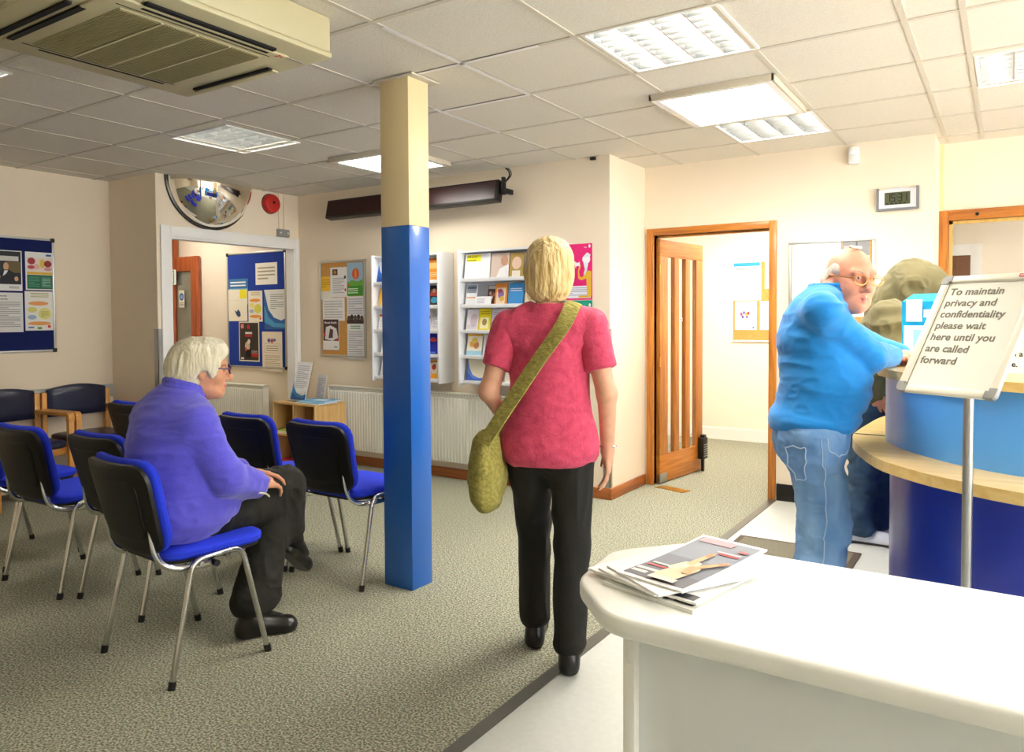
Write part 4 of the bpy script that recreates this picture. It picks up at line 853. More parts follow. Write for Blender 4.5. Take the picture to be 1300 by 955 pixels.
# ================================================================ RECEPTION COUNTER
M_cu = mat('light_blue_laminate', '#58a4f6', rough=.3, noise=.03, nscale=3, coat=.2)
M_cl = mat('deep_blue_laminate', '#2236b0', rough=.3, noise=.05, nscale=3, coat=.2)
M_map = wood('pale_maple', '#e2c583', '#d5b168', 2.5, 'X', .35, .3)
cv0 = [(-.50, 5.74), (-.515, 5.0), (-.518, 4.4), (-.50, 4.10), (-.445, 3.935), (-.375, 3.80), (-.25, 3.635), (-.12, 3.51), (.05, 3.41), (.35, 3.32), (.8, 3.28), (1.8, 3.28)]
cv0 = [cv0[0]]+[(x*.92, y*.92) for x, y in cv0[1:]]
cv = [(p.x, p.y) for p in smoothpath([(x, y, 0) for x, y in cv0], 5)]
def offs(c, d):
    r = []
    for i, (x, y) in enumerate(c):
        a = Vector(c[max(i-1, 0)]); q = Vector(c[min(i+1, len(c)-1)]); t = (q-a).normalized(); r.append((x-t.y*d*-1*-1, y+t.x*d))
    return r
def ribbon(mb, c0, c1, z0, z1, m):
    n = len(c0); P = [[(*c0[i], z0), (*c1[i], z0), (*c1[i], z1), (*c0[i], z1), (*c0[i], z0)] for i in range(n)]
    mb.grid(P, m); mb.add([(*c0[0], z0), (*c1[0], z0), (*c1[0], z1), (*c0[0], z1)], [[3, 2, 1, 0]], m); mb.add([(*c0[-1], z0), (*c1[-1], z0), (*c1[-1], z1), (*c0[-1], z1)], [[0, 1, 2, 3]], m)
rc = thing('reception_counter', 'curved reception counter, light blue above and deep blue below with maple ledges', 'reception counter', (0, 0, 0))
inn = offs(cv, .07)
b = MB(); ribbon(b, cv, inn, .81, 1.103, M_cu); b.build('upper_panel', rc, angle=30)
b = MB(); ribbon(b, offs(cv, .02), offs(cv, .08), .0, .768, M_cl); b.build('lower_panel', rc, angle=30)
b = MB(); ribbon(b, offs(cv, -.035), offs(cv, .33), 1.103, 1.138, M_map); b.build('worktop', rc, angle=30)
led = [(-.535, 5.45), (-.63, 5.0), (-.655, 4.6), (-.662, 4.24), (-.645, 4.08), (-.612, 3.93), (-.56, 3.775), (-.50, 3.62), (-.425, 3.475), (-.27, 3.30), (-.12, 3.19), (.05, 3.10), (.35, 3.01), (.8, 2.97), (1.8, 2.97)]
led = [(p.x, p.y) for p in smoothpath([(x*.92, y*.92, 0) for x, y in led], 4)]
def resample(c, n):
    d = [0]
    for i in range(1, len(c)): d.append(d[-1]+math.dist(c[i], c[i-1]))
    out = []; j = 0
    for k in range(n):
        s = d[-1]*k/(n-1)
        while j < len(c)-2 and d[j+1] < s: j += 1
        t = (s-d[j])/max(1e-9, d[j+1]-d[j]); out.append((c[j][0]+(c[j+1][0]-c[j][0])*t, c[j][1]+(c[j+1][1]-c[j][1])*t))
    return out
b = MB(); ribbon(b, resample(led, 60), resample(offs(cv[2:], .3), 60), .768, .81, M_map); b.build('ledge', rc, angle=30)
b = MB(); b.box((-.603, 3.868, .8105), (-.46, 3.886, .812), M_dark); b.build('ledge_joint', rc)
b = MB(); b.tube([(-.505, 3.9, 1.10), (-.505, 3.9, 1.1395)], .016, M_grey, 14); b.build('end_cap', rc)
# curtain of small counter things
b = MB()
lh = thing('leaflet_holder', 'bright blue and white leaflet box standing on the counter by the man', 'leaflet holder', (-.355, 4.30, 1.138), math.radians(-25))
M_cy = mat('cyan_card', '#12a9dc', rough=.5, noise=.03)
b.prism([(-.05, 0), (.05, 0), (.05, .34), (-.05, .30)], -.085, .085, M_cy, M=Matrix(((0, 0, 1, 0), (1, 0, 0, 0), (0, 1, 0, 0), (0, 0, 0, 1)))); b.build('box', lh)
b = MB(); b.box((-.06, -.056, .2), (.02, -.0505, .31), paper('#f6f4e4')); b.box((.03, -.056, .22), (.08, -.0505, .26), paper('#e4f4fa')); b.box((-.07, -.056, .02), (.08, -.0505, .18), paper('#f4f8f8')); b.box((-.02, -.058, .04), (.03, -.056, .16), paper('#9adcf0')); b.build('printed_cards', lh)
# white card with bold serif text
mb = MB(); sheet_mb(mb, .30, .21, '#f6f6f3', [('t', .30, .72, .15, 'stand back', BLK), ('t', .40, .52, .15, 'from desk', BLK), ('t', .42, .32, .15, 'when you a', BLK), ('t', .44, .12, .15, 'too close.', BLK)], th=.002)
o = mb.build('counter_card', label='white card with bold black text standing on the counter right of the sign', cat='card'); o.matrix_world = frame((-.215, 3.63, 1.140), (.92, -.30, 0), (.06, .18, .98))
mb = MB(); sheet_mb(mb, .21, .297, '#f7f7f4', [('l', .1, .1, .9, .9, 10, '#cfcfca')])
o = mb.build('form', label='white form lying under the hands of man in blue sweater', cat='paper'); o.matrix_world = T(-.43, 3.92, 1.1387) @ R(8, 'Z')

# ================================================================ PRIVACY SIGN on a pole
sg = thing('sign_stand', 'tilted snap-frame sign on grey pole asking people to wait for privacy', 'sign', (-.105, 2.845, 0))
D = Vector((math.cos(math.radians(-31.3)), math.sin(math.radians(-31.3)), 0)); Nn = Vector((-D.y, D.x, 0)); U = Nn*math.cos(math.radians(57.3))+Vector((0, 0, 1))*math.sin(math.radians(57.3))
Msg = frame((-.311+.105, 2.816-2.845, 1.116), D, U); w, h = .33, .455
M_fr = mat('cream_white_frame', '#eceadb', rough=.35, noise=.02, nscale=5)
b = MB(); f = .026; t0, t1 = -.006, .010
b.box((0, f, t0), (f, h-f, t1), M_fr, .005, M=Msg, seg=3); b.box((w-f, f, t0), (w, h-f, t1), M_fr, .005, M=Msg, seg=3); b.box((f, 0, t0), (w-f, f, t1), M_fr, .005, M=Msg, seg=3); b.box((f, h-f, t0), (w-f, h, t1), M_fr, .005, M=Msg, seg=3)
b.build('frame', sg)
for cx, cy in ((0, 0), (w, 0), (0, h), (w, h)):
    sx = 1 if cx == 0 else -1; sy = 1 if cy == 0 else -1; k = .036
    pts = [(cx+sx*k, cy), (cx+sx*k, cy+sy*f), (cx+sx*f, cy+sy*f), (cx+sx*f, cy+sy*k), (cx, cy+sy*k)] + [(cx+sx*(.016-.016*math.sin(a)), cy+sy*(.016-.016*math.cos(a))) for a in (PI/2, PI/3, PI/6, 0)]
    if sx*sy < 0: pts = pts[::-1]
    MB().prism(pts, t0-.001, t1+.0015, M_grey, .002, M=Msg).build('corner_cap', sg)
b = MB(); b.box((f-.004, f-.004, -.003), (w-f+.004, h-f+.004, .0015), mat('sign_paper', '#f1f1e8', rough=.6, noise=.02, nscale=3), M=Msg)
for i, tx in enumerate(['To maintain', 'privacy and', 'confidentiality', 'please wait', 'here until you', 'are called', 'forward']):
    b.text(tx, .038, mat('grey_sign_ink', '#7b7b70', rough=.8), Msg @ T(f+.014, h-.075-i*.0445, .0022), ext=.0003, bold=.0007)
b.box((f-.001, f, .0016), (f+.0012, h-f, .0022), M_dark, M=Msg)
b.build('notice_sheet', sg, label='white sheet with grey lettering')
b = MB(); b.box((w-.075, h-.018, t1), (w-.035, h-.006, t1+.001), mat('red_tag', '#c8283a', rough=.4), M=Msg); b.box((w-.072, h-.013, t1+.001), (w-.038, h-.0105, t1+.0014), M_white, M=Msg); b.build('maker_tag', sg, label='small red tag')
b = MB(); b.tube([(0, 0, .02), (0, 0, 1.20)], .0155, M_steel, 14); b.build('pole', sg)
b = MB(); b.lathe([(0, .024), (.03, .024), (.05, .02), (.165, .014), (.175, .006), (.175, 0), (0, 0)], M_steel, 36); b.build('base', sg)
b = MB(); b.box((-.02, -.02, 1.16), (.02, .02, 1.22), M_grey, .004); b.tube([(0, 0, 1.19), tuple(Msg @ Vector((w/2, .17, -.004)))], .012, M_grey); b.build('swivel', sg)

# floor mat and hatch
b = MB(); b.box((-1.38, 4.10, 0), (-.69, 4.69, .009), mat('dark_mat_border', '#4d4336', rough=.9, noise=.1), .002); b.box((-1.345, 4.135, .009), (-.725, 4.655, .011), mat('mat_pile', '#6f6a5a', rough=.95, noise=.35, nscale=160, bump=.4, bscale=200)); b.build('door_mat', label='grey brown mat on the pale floor under man in blue sweater', cat='mat')
b = MB(); y0, y1 = YR-.03, YR+W
b.box((HX0-.06, y0, HZ0-.05), (HX0, y1, HZ1+.07), M_pine, .004); b.box((HX0, y0, HZ1), (HX1, y1, HZ1+.07), M_pineh, .004); b.box((HX0, y0-.05, HZ0-.05), (HX1, y1, HZ0), M_pineh, .004); b.box((HX1, y0, HZ0-.05), (HX1+.06, y1, HZ1+.07), M_pine, .004)
b.box((HX0, y0+.05, HZ0), (HX0+.022, y0+.07, HZ1), wood('light_pine_bead', '#e6bf6e', '#d6a54a', 3, 'Z')); b.box((HX0, y0+.05, HZ1-.022), (HX1, y0+.07, HZ1), MATS['light_pine_bead'])
b.tube([(-.19, y0-.001, HZ1+.034), (-.19, y0-.003, HZ1+.034)], .012, M_dark)
S(b, 'window_2')
b = MB(); b.box((HX0+.022, y0+.058, HZ0), (HX1, y0+.062, HZ1), M_glass); S(b, 'window_2_glass')
MB().box((-.42, YR-.02, 2.06), (-.395, YR-.001, HC), M_postc).build('trim_7', kind='structure')
# brown door and white architrave seen through the hatch, yellow slip
d3 = bpy.data.objects.new('door_3', None); COL.objects.link(d3); d3.location = (0, 9.1, 0); tag(d3, kind='structure')
b = MB(); b.box((-1.05, -.035, 0), (-.335, -.005, 1.98), wood('brown_flush_door', '#7a4a2c', '#633818', 3, 'Z')); b.build('door_leaf', d3)
b = MB(); b.box((-.335, -.05, 0), (-.235, 0, 2.09), M_white, .003); b.box((-1.15, -.05, 0), (-1.05, 0, 2.09), M_white, .003); b.box((-1.05, -.05, 1.98), (-.335, 0, 2.09), M_white, .003); b.build('architrave', d3)
sheet('notice', 'yellow slip stuck on the wall behind the reception hatch', 'notice', on_y(.0, 9.099, 1.62), .16, .11, '#f1e27a', [('l', .1, .15, .9, .85, 3, '#c8b850')])
# ================================================================ PEOPLE: smooth blended solids
V3 = lambda *a: np.array(a, dtype=np.float64)
def unit(v): v = np.asarray(v, float); return v/np.linalg.norm(v)
_NT = np.random.RandomState(5).rand(32, 32, 32)
def vnoise(p):
    i = np.floor(p).astype(int); f = p-i; f = f*f*(3-2*f); i &= 31; j = (i+1) & 31
    x0, y0, z0 = i.T; x1, y1, z1 = j.T; fx, fy, fz = f.T
    c = lambda a, b, d: _NT[a, b, d]
    return ((c(x0, y0, z0)*(1-fx)+c(x1, y0, z0)*fx)*(1-fy)+(c(x0, y1, z0)*(1-fx)+c(x1, y1, z0)*fx)*fy)*(1-fz)+((c(x0, y0, z1)*(1-fx)+c(x1, y0, z1)*fx)*(1-fy)+(c(x0, y1, z1)*(1-fx)+c(x1, y1, z1)*fx)*fy)*fz
class Solid:
    def __init__(s): s.p = []
    def cap(s, a, b, ra, rb=None, k=.01, neg=False): s.p.append(('c', V3(*a), V3(*b), ra, ra if rb is None else rb, k, neg)); return s
    def path(s, pts, rs, k=.01):
        for i in range(len(pts)-1): s.cap(pts[i], pts[i+1], rs[i], rs[i+1], k)
        return s
    def ell(s, c, r, X=(1, 0, 0), Y=(0, 1, 0), Z=(0, 0, 1), k=.01, neg=False): s.p.append(('e', V3(*c), V3(*r), np.array([unit(X), unit(Y), unit(Z)]), 0, k, neg)); return s
    def cut(s, pt, n, rad): s.p.append(('x', V3(*pt), unit(n), rad, 0, .004, True)); return s
    def mesh(s, h, smooth=2):
        lo = np.full(3, 9e9); hi = -lo
        def bb(q):
            if q[0] == 'c': r = max(q[3], q[4]); return np.minimum(q[1], q[2])-r, np.maximum(q[1], q[2])+r
            if q[0] == 'e': r = np.abs(q[3]).T @ q[2]; return q[1]-r, q[1]+r
            return q[1]-q[3], q[1]+q[3]
        for q in s.p:
            if not q[6]: a, b = bb(q); lo = np.minimum(lo, a); hi = np.maximum(hi, b)
        lo -= 4*h; hi += 4*h; n = np.ceil((hi-lo)/h).astype(int)+1
        F = np.full(n, 1., np.float32); ax = [lo[i]+h*np.arange(n[i]) for i in range(3)]
        for q in s.p:
            a, b = bb(q); k = q[5]; m = k+3*h if q[0] != 'x' else 0
            i0 = np.clip(np.floor((a-m-lo)/h).astype(int), 0, n); i1 = np.clip(np.ceil((b+m-lo)/h).astype(int)+1, 0, n)
            if (i1 <= i0).any(): continue
            sl = tuple(slice(i0[i], i1[i]) for i in range(3))
            X, Y, Z = np.meshgrid(*[ax[i][sl[i]] for i in range(3)], indexing='ij', sparse=True)
            if q[0] == 'c':
                d = q[2]-q[1]; L = d @ d+1e-12
                t = np.clip(((X-q[1][0])*d[0]+(Y-q[1][1])*d[1]+(Z-q[1][2])*d[2])/L, 0, 1)
                D = np.sqrt((X-q[1][0]-t*d[0])**2+(Y-q[1][1]-t*d[1])**2+(Z-q[1][2]-t*d[2])**2)-(q[3]+t*(q[4]-q[3]))
            elif q[0] == 'e':
                M = q[3]; u = [(X-q[1][0])*M[i][0]+(Y-q[1][1])*M[i][1]+(Z-q[1][2])*M[i][2] for i in range(3)]
                k0 = np.sqrt(sum((u[i]/q[2][i])**2 for i in range(3))); k1 = np.sqrt(sum((u[i]/q[2][i]**2)**2 for i in range(3)))+1e-9
                D = k0*(k0-1)/k1
            else:
                D = -((X-q[1][0])*q[2][0]+(Y-q[1][1])*q[2][1]+(Z-q[1][2])*q[2][2])
            A = F[sl]
            if q[6]:
                B = -D; hh = np.clip(.5+.5*(A-B)/k, 0, 1); F[sl] = B+(A-B)*hh+k*hh*(1-hh)
            else:
                hh = np.clip(.5+.5*(D-A)/k, 0, 1); F[sl] = D+(A-D)*hh-k*hh*(1-hh)
        Sg = F < 0; c = np.zeros(np.array(F.shape)-1, np.uint8)
        offs8 = [(i, j, k) for i in (0, 1) for j in (0, 1) for k in (0, 1)]
        for i, j, k in offs8: c += Sg[i:F.shape[0]-1+i, j:F.shape[1]-1+j, k:F.shape[2]-1+k]
        act = (c > 0) & (c < 8); I = np.argwhere(act); idx = np.full(act.shape, -1, np.int64); idx[act] = np.arange(len(I))
        V = {o: F[I[:, 0]+o[0], I[:, 1]+o[1], I[:, 2]+o[2]] for o in offs8}
        acc = np.zeros((len(I), 3)); cnt = np.zeros(len(I))
        for o in offs8:
            for axx in range(3):
                if o[axx]: continue
                o2 = list(o); o2[axx] = 1; o2 = tuple(o2); a_, b_ = V[o], V[o2]; mm = (a_ < 0) != (b_ < 0)
                t = a_[mm]/(a_[mm]-b_[mm]); P = np.tile(np.array(o, float), (mm.sum(), 1)); P[:, axx] += t; acc[mm] += P; cnt[mm] += 1
        v = (I+acc/cnt[:, None])*h+lo
        quads = []
        def q4(E, S0, g):
            e = np.argwhere(E); 
            Q = np.stack(g(*e.T), 1); fl = ~S0[tuple(e.T)]; Q[fl] = Q[fl][:, ::-1]; quads.append(Q)
        q4(Sg[:-1, 1:-1, 1:-1] != Sg[1:, 1:-1, 1:-1], Sg[:-1, 1:-1, 1:-1], lambda i, j, k: [idx[i, j, k], idx[i, j+1, k], idx[i, j+1, k+1], idx[i, j, k+1]])
        q4(Sg[1:-1, :-1, 1:-1] != Sg[1:-1, 1:, 1:-1], Sg[1:-1, :-1, 1:-1], lambda i, j, k: [idx[i, j, k], idx[i, j, k+1], idx[i+1, j, k+1], idx[i+1, j, k]])
        q4(Sg[1:-1, 1:-1, :-1] != Sg[1:-1, 1:-1, 1:], Sg[1:-1, 1:-1, :-1], lambda i, j, k: [idx[i, j, k], idx[i+1, j, k], idx[i+1, j+1, k], idx[i, j+1, k]])
        f = np.concatenate(quads)
        e = np.concatenate([f[:, [0, 1]], f[:, [1, 2]], f[:, [2, 3]], f[:, [3, 0]]])
        deg = np.bincount(e[:, 0], minlength=len(v)).astype(float)[:, None]
        for _ in range(smooth):
            a = np.zeros_like(v)
            for d in range(3): a[:, d] = np.bincount(e[:, 0], v[e[:, 1], d], len(v))
            v = v+.5*(a/np.maximum(deg, 1)-v)
        return v, f
def vnormals(v, f):
    n = np.cross(v[f[:, 2]]-v[f[:, 0]], v[f[:, 3]]-v[f[:, 1]]); o = np.zeros_like(v)
    for k in range(4):
        for d in range(3): o[:, d] += np.bincount(f[:, k], n[:, d], len(v))
    return o/(np.linalg.norm(o, axis=1)[:, None]+1e-12)
def np_mesh(name, v, f, mats, mi=None, parent=None, loc=(0, 0, 0)):
    me = bpy.data.meshes.new(name); n = len(f); loc = np.array(loc)
    me.vertices.add(len(v)); me.vertices.foreach_set('co', (v-loc).astype(np.float32).ravel())
    me.loops.add(n*4); me.loops.foreach_set('vertex_index', f.astype(np.int32).ravel())
    me.polygons.add(n); me.polygons.foreach_set('loop_start', np.arange(0, n*4, 4, dtype=np.int32)); me.polygons.foreach_set('loop_total', np.full(n, 4, np.int32))
    for m in mats: me.materials.append(m)
    if mi is not None: me.polygons.foreach_set('material_index', mi.astype(np.int32))
    me.polygons.foreach_set('use_smooth', np.ones(n, bool)); me.update(calc_edges=True); me.validate()
    o = bpy.data.objects.new(name, me); COL.objects.link(o)
    if parent: o.parent = parent
    else: o.location = loc
    return o
def folds(v, f, amp, freq, stretch=(1, 1, 1), ridged=True, off=0., mask=None):
    n = vnormals(v, f); q = v*np.array(stretch)*freq+off
    w = q+1.2*np.stack([vnoise(q*.5+7), vnoise(q*.5+19), vnoise(q*.5+31)], 1)
    a = vnoise(w); a = 1-np.abs(2*a-1) if ridged else a
    d = (a-.5)*amp*2
    if mask is not None: d = d*mask
    return v+n*d[:, None]

def head_parts(s, c, fw, up, sc=1., nose=1., jowl=0.):
    fw = unit(fw); up = unit(np.array(up)-fw*np.dot(up, fw)); rt = np.cross(fw, up)
    L = lambda x, y, z: np.array(c)+sc*(x*rt+y*fw+z*up)
    e = lambda p, r, k=.02, neg=False: s.ell(L(*p), V3(*r)*sc, rt, fw, up, k*sc, neg)
    cp = lambda p, q, a, b, k=.01, neg=False: s.cap(L(*p), L(*q), a*sc, b*sc, k*sc, neg)
    e((0, -.014, .030), (.074, .094, .088)); e((0, .024, -.030), (.060, .066, .088), .03); e((0, .036, -.082), (.048+jowl, .050, .034+jowl*.5), .03)
    cp((0, .074, -.098), (0, .072, -.100), .015, .015, .025)
    e((-.036, .056, -.028), (.026, .026, .028), .02); e((.036, .056, -.028), (.026, .026, .028), .02)
    cp((-.040, .076, .030), (.040, .076, .030), .011, .011, .018); 
    for q in (-1, 1):
        cp((q*.020, .088, .010), (q*.042, .078, .010), .0115, .011, .010, True)
        e((q*.031, .0765, .009), (.0150, .0125, .0120), .004)
        e((q*.076, -.006, -.008), (.009, .020, .033), .008); e((q*.086, -.001, -.006), (.006, .010, .018), .005, True)
        cp((q*.010, .096, -.034), (q*.012, .094, -.034), .009, .008, .006)
    cp((0, .084, .022), (0, .100+.010*nose, -.026), .008, .0125, .012); cp((0, .102+.010*nose, -.028), (0, .103+.010*nose, -.030), .012, .011, .008)
    for q in (-1, 1):
        cp((q*.024, .080, -.066), (0, .092, -.060), .004, .0065, .006); cp((q*.022, .080, -.067), (0, .091, -.073), .004, .007, .006)
    cp((-.024, .090, -.0665), (.024, .090, -.0665), .002, .002, .003, True)
    return L
def add_eyes(parent, L, c, fw, sc, loc, iris):
    for q in (-1, 1):
        p = L(q*.031, .0765, .0095); b = MB()
        fwv = Vector(unit(fw)); a = Vector((0, 0, 1)); M = frame(tuple(p-np.array(loc)), fwv.cross(a), a)  # z axis = -forward or forward
        zdir = Vector((M[0][2], M[1][2], M[2][2])); sg = 1 if zdir.dot(fwv) > 0 else -1
        b.ball((0, 0, 0), (.0130*sc, .0062*sc, .0131*sc), mat('eye_white', '#c9b9aa', rough=.3), M, 14, 10)
        b.ball((0, 0, sg*.0096*sc), (.0058*sc, .0052*sc, .0042*sc), mat('iris_'+iris.strip('#'), iris, rough=.2), M, 12, 8)
        b.build('eye', parent)
def hand(s, w, d, t, nrm, curl=(18, 22, 24, 26), sc=1., spread=1., thumb=(.55, .75, -.15)):
    """wrist w, d towards fingers, t towards thumb side, nrm out of the back of the hand"""
    d = unit(d); t = unit(np.array(t)-d*np.dot(t, d)); nrm = unit(np.array(nrm)-d*np.dot(nrm, d)-t*np.dot(nrm, t)); w = np.array(w)
    for i in range(4):
        kn = w+sc*(d*(.092-.004*abs(i-1))+t*(.031-.0205*i)*spread+nrm*(.004-.003*abs(i-1.3)))
        s.cap(w+sc*(d*.012+t*(.014-.009*i)), kn, .0135*sc, .0118*sc, .010*sc)
        p = kn; a = 0; ln = [(.043, .027, .021), (.048, .030, .022), (.044, .028, .021), (.034, .021, .018)][i]; r = (.0102, .0092, .0084, .0072)
        for j in range(3):
            a += math.radians(curl[i])*(1. if j else .7); dd = d*math.cos(a)-nrm*math.sin(a)+t*(.05*(1.5-i))*spread
            q = p+unit(dd)*ln[j]*sc; s.cap(p, q, r[j]*sc, r[j+1]*sc, .003*sc); p = q
    s.cap(w, w+sc*d*.05+sc*t*.004, .024*sc, .022*sc, .015*sc)
    a = w+sc*(d*.022+t*.020-nrm*.006); th = unit(d*thumb[0]+t*thumb[1]+nrm*thumb[2]); b = a+th*.042*sc; c = b+unit(d*.85+t*.35-nrm*.2)*.032*sc; e = c+unit(d*.95+t*.1-nrm*.3)*.026*sc
    s.cap(a, b, .015*sc, .012*sc, .010*sc); s.cap(b, c, .0115*sc, .0102*sc, .003*sc); s.cap(c, e, .0100*sc, .0080*sc, .003*sc)
def torso(s, J, g=0., k=.06):
    pel, che, nk = J['pel'], J['che'], J['neck']; rt = J['rt']
    up = unit(nk-pel); fw = unit(np.cross(up, rt)); rt = np.cross(fw, up)
    w = J['w']   # pelvis, belly, chest (right, fwd, up)
    s.ell(pel, w['pel']+g, rt, fw, up, k); s.ell(J['bel'], w['bel']+g, rt, fw, up, k); s.ell(che, w['che']+g, rt, fw, up, k)
    s.cap(J['sR'], J['sL'], J['rs']+g, J['rs']+g, k); s.cap(nk-up*.02-fw*.01, (J['sR']+nk)/2-up*.015, .05+g, .05+g, .04); s.cap(nk-up*.02-fw*.01, (J['sL']+nk)/2-up*.015, .05+g, .05+g, .04)
def arm(s, a, b, c, ra, rb, rc, g=0., k=.04): s.cap(a, b, ra+g, rb+g, k); s.cap(b, c, rb+g, rc+g, .02)
def leg(s, a, b, c, ra, rb, rc, g=0.): s.cap(a, b, ra+g, rb+g, .04); s.cap(b, c, rb+g, rc+g, .02); m = (np.array(b)*.65+np.array(c)*.35); return m
def shoe(heel, toe, h=.07, w=.045, sole=.02):
    s = Solid(); heel = np.array(heel, float); toe = np.array(toe, float); d = unit(toe-heel); sd = unit(np.cross(d, (0, 0, 1))); up = np.cross(sd, d)
    Ln = np.linalg.norm(toe-heel)
    P = lambda a, z, x=0: heel+d*a*Ln+up*z+sd*x
    s.cap(P(.14, .024), P(.82, .024), w*.78, w*.92, .02); s.cap(P(.12, .05), P(.30, .065), w*.82, w*.8, .03); s.cap(P(.3, .06), P(.8, .032), w*.78, w*.62, .03); s.cap(P(.12, .03), P(.2, h+.03), w*.75, w*.85, .03)
    s.ell(P(.84, .030), (w*.95, Ln*.16, .030), sd, d, up, .02)
    s.cut(P(.5, .004), -up, Ln)
    return s
SKIN1 = mat('older_skin', '#cc9270', rough=.5, noise=.12, nscale=40, bump=.08, bscale=160)
SKIN2 = mat('ruddy_skin', '#cf8d72', rough=.5, noise=.15, nscale=35, bump=.08, bscale=160)
SKIN3 = mat('light_skin', '#d9a586', rough=.5, noise=.1, nscale=35, bump=.06, bscale=160)
LIP = mat('lips', '#c0706a', rough=.45, noise=.08)
HB = .005
def finish_body(s, mats, mi_fn, loc, label, h=HB):
    v, f = s.mesh(h, 1); c = v[f].mean(1); mi = mi_fn(c) if mi_fn else None
    o = np_mesh('person', v, f, mats, mi, None, loc); tag(o, label, 'person'); return o
def cloth(name, s, m, parent, loc, h=.006, fold=None, smooth=2, extra=None, mi_fn=None):
    v, f = s.mesh(h, smooth)
    for a in (fold or []): v = folds(v, f, **a)
    c = v[f].mean(1)
    return np_mesh(name, v, f, m if isinstance(m, list) else [m], mi_fn(c) if mi_fn else None, parent, loc)

# ---------------------------------------------------------------- seated woman
def seated_woman():
    loc = (-2.82, 1.95, 0); rt = V3(1, -.06, 0)
    J = dict(rt=unit(rt), pel=V3(-2.83, 1.79, .60), bel=V3(-2.83, 1.84, .69), che=V3(-2.83, 1.79, .875), neck=V3(-2.81, 1.83, 1.065), sR=V3(-2.665, 1.80, .955), sL=V3(-2.98, 1.82, .955), rs=.060,
             w=dict(pel=V3(.20, .16, .13), bel=V3(.195, .160, .17), che=V3(.168, .128, .20)))
    eR, wR = V3(-2.605, 1.885, .735), V3(-2.66, 2.085, .665); eL, wL = V3(-3.03, 1.93, .72), V3(-2.80, 2.13, .69)
    hR, kR, aR = V3(-2.735, 1.83, .585), V3(-2.77, 2.25, .53), V3(-2.72, 2.10, .09); hL, kL, aL = V3(-2.925, 1.83, .585), V3(-2.745, 2.30, .615), V3(-2.735, 2.335, .36)
    hc = V3(-2.775, 1.905, 1.165); hf = V3(.52, .85, -.10)
    s = Solid(); torso(s, J, -.02); L = head_parts(s, hc, hf, (0.03, -.02, 1), 1.0, 1., .006)
    s.cap(L(0, -.03, -.05), J['neck']+V3(0, 0, -.03), .054, .06, .03)
    arm(s, J['sR'], eR, wR, .048, .042, .028); arm(s, J['sL'], eL, wL, .048, .042, .028)
    leg(s, hR, kR, aR, .085, .058, .04); leg(s, hL, kL, aL, .085, .058, .04)
    hand(s, wR, V3(-.25, .90, -.12), V3(-.9, -.2, .25), V3(.25, .1, .95), (24, 28, 30, 32)); hand(s, wL, V3(.45, .75, -.12), V3(.8, -.3, .2), V3(-.1, .2, 1), (22, 26, 28, 30))
    s.cap(aR, aR+V3(.06, .1, -.05), .035, .028, .02); s.cap(aL, aL+V3(-.04, .09, -.10), .035, .026, .02)
    lipc = L(0, .088, -.066)
    SOCK = mat('black_sock', '#15140f', rough=.9, noise=.1)
    o = finish_body(s, [SKIN1, LIP, SOCK], lambda c: np.where(c[:, 2] < .42, 2, (np.linalg.norm((c-lipc)*[1, 1, 2.2], axis=1) < .021).astype(int)), loc, 'white-haired seated woman in purple fleece and black trousers, hands in lap')
    add_eyes(o, L, hc, hf, 1., loc, '#4a5a66')
    # fleece
    fl = mat('violet_fleece', '#5450c6', rough=.95, noise=.08, nscale=30, bump=.25, bscale=220, sheen=.3)
    c = Solid(); torso(c, J, .022, .07); arm(c, J['sR'], eR, wR+(eR-wR)*.12, .056, .058, .045, .012, .02); arm(c, J['sL'], eL, wL+(eL-wL)*.12, .056, .058, .045, .012, .02)
    c.ell(V3(-2.83, 1.87, .60), (.205, .20, .085), k=.06)
    c.cut(V3(-2.80, 1.83, 1.088), V3(.12, .2, 1), .13); c.cap(V3(-2.805, 1.85, 1.16), V3(-2.805, 1.84, 1.03), .064, .064, .01, True)
    cloth('fleece', c, fl, o, loc, .006, [dict(amp=.006, freq=9, stretch=(.6, .6, 1.8)), dict(amp=.0025, freq=24, stretch=(.8, .8, 1.6), off=3.3)])
    c = Solid()
    for i in range(20):
        a0, a1 = 2*PI*i/20, 2*PI*(i+1)/20
        q = lambda a, z, r: V3(-2.805+r*math.cos(a), 1.84+r*math.sin(a)*1.0, z-.04*math.sin(a)*.7)
        c.cap(q(a0, 1.075, .074), q(a1, 1.075, .074), .012, .012, .012); c.cap(q(a0, 1.10, .070), q(a1, 1.10, .070), .010, .010, .012)
    cloth('collar', c, fl, o, loc, .004)
    # zip and drawcord toggle seen at the front hem, seams
    b = MB(); b.tube(smoothpath([Vector(tuple(V3(-2.60, 1.99, .655)-loc)), Vector(tuple(V3(-2.59, 2.06, .64)-loc)), Vector(tuple(V3(-2.60, 2.09, .62)-loc))]), .004, mat('pale_cord', '#c9c3a2', rough=.6)); b.build('toggle', o)
    # trousers
    tr = mat('black_trousers', '#16150f', rough=.8, noise=.15, nscale=40, bump=.15, bscale=200)
    c = Solid(); c.ell(V3(-2.83, 1.81, .59), (.20, .17, .10), k=.05); c.cap(hR, kR, .100, .080, .05); c.cap(hL, kL, .100, .078, .05)
    c.cap(kR, aR+V3(.01, .02, .05), .076, .082, .03); c.cap(kL, aL+V3(-.01, -.02, .05), .076, .070, .03); c.cap(kR+V3(0, .0, -.1), aR+V3(0, -.03, .06), .07, .07, .05)
    c.cut(aR+V3(.01, .02, .025), V3(.05, .1, -1), .12); c.cut(aL+V3(.0, .0, .0), unit(aL-kL), .10)
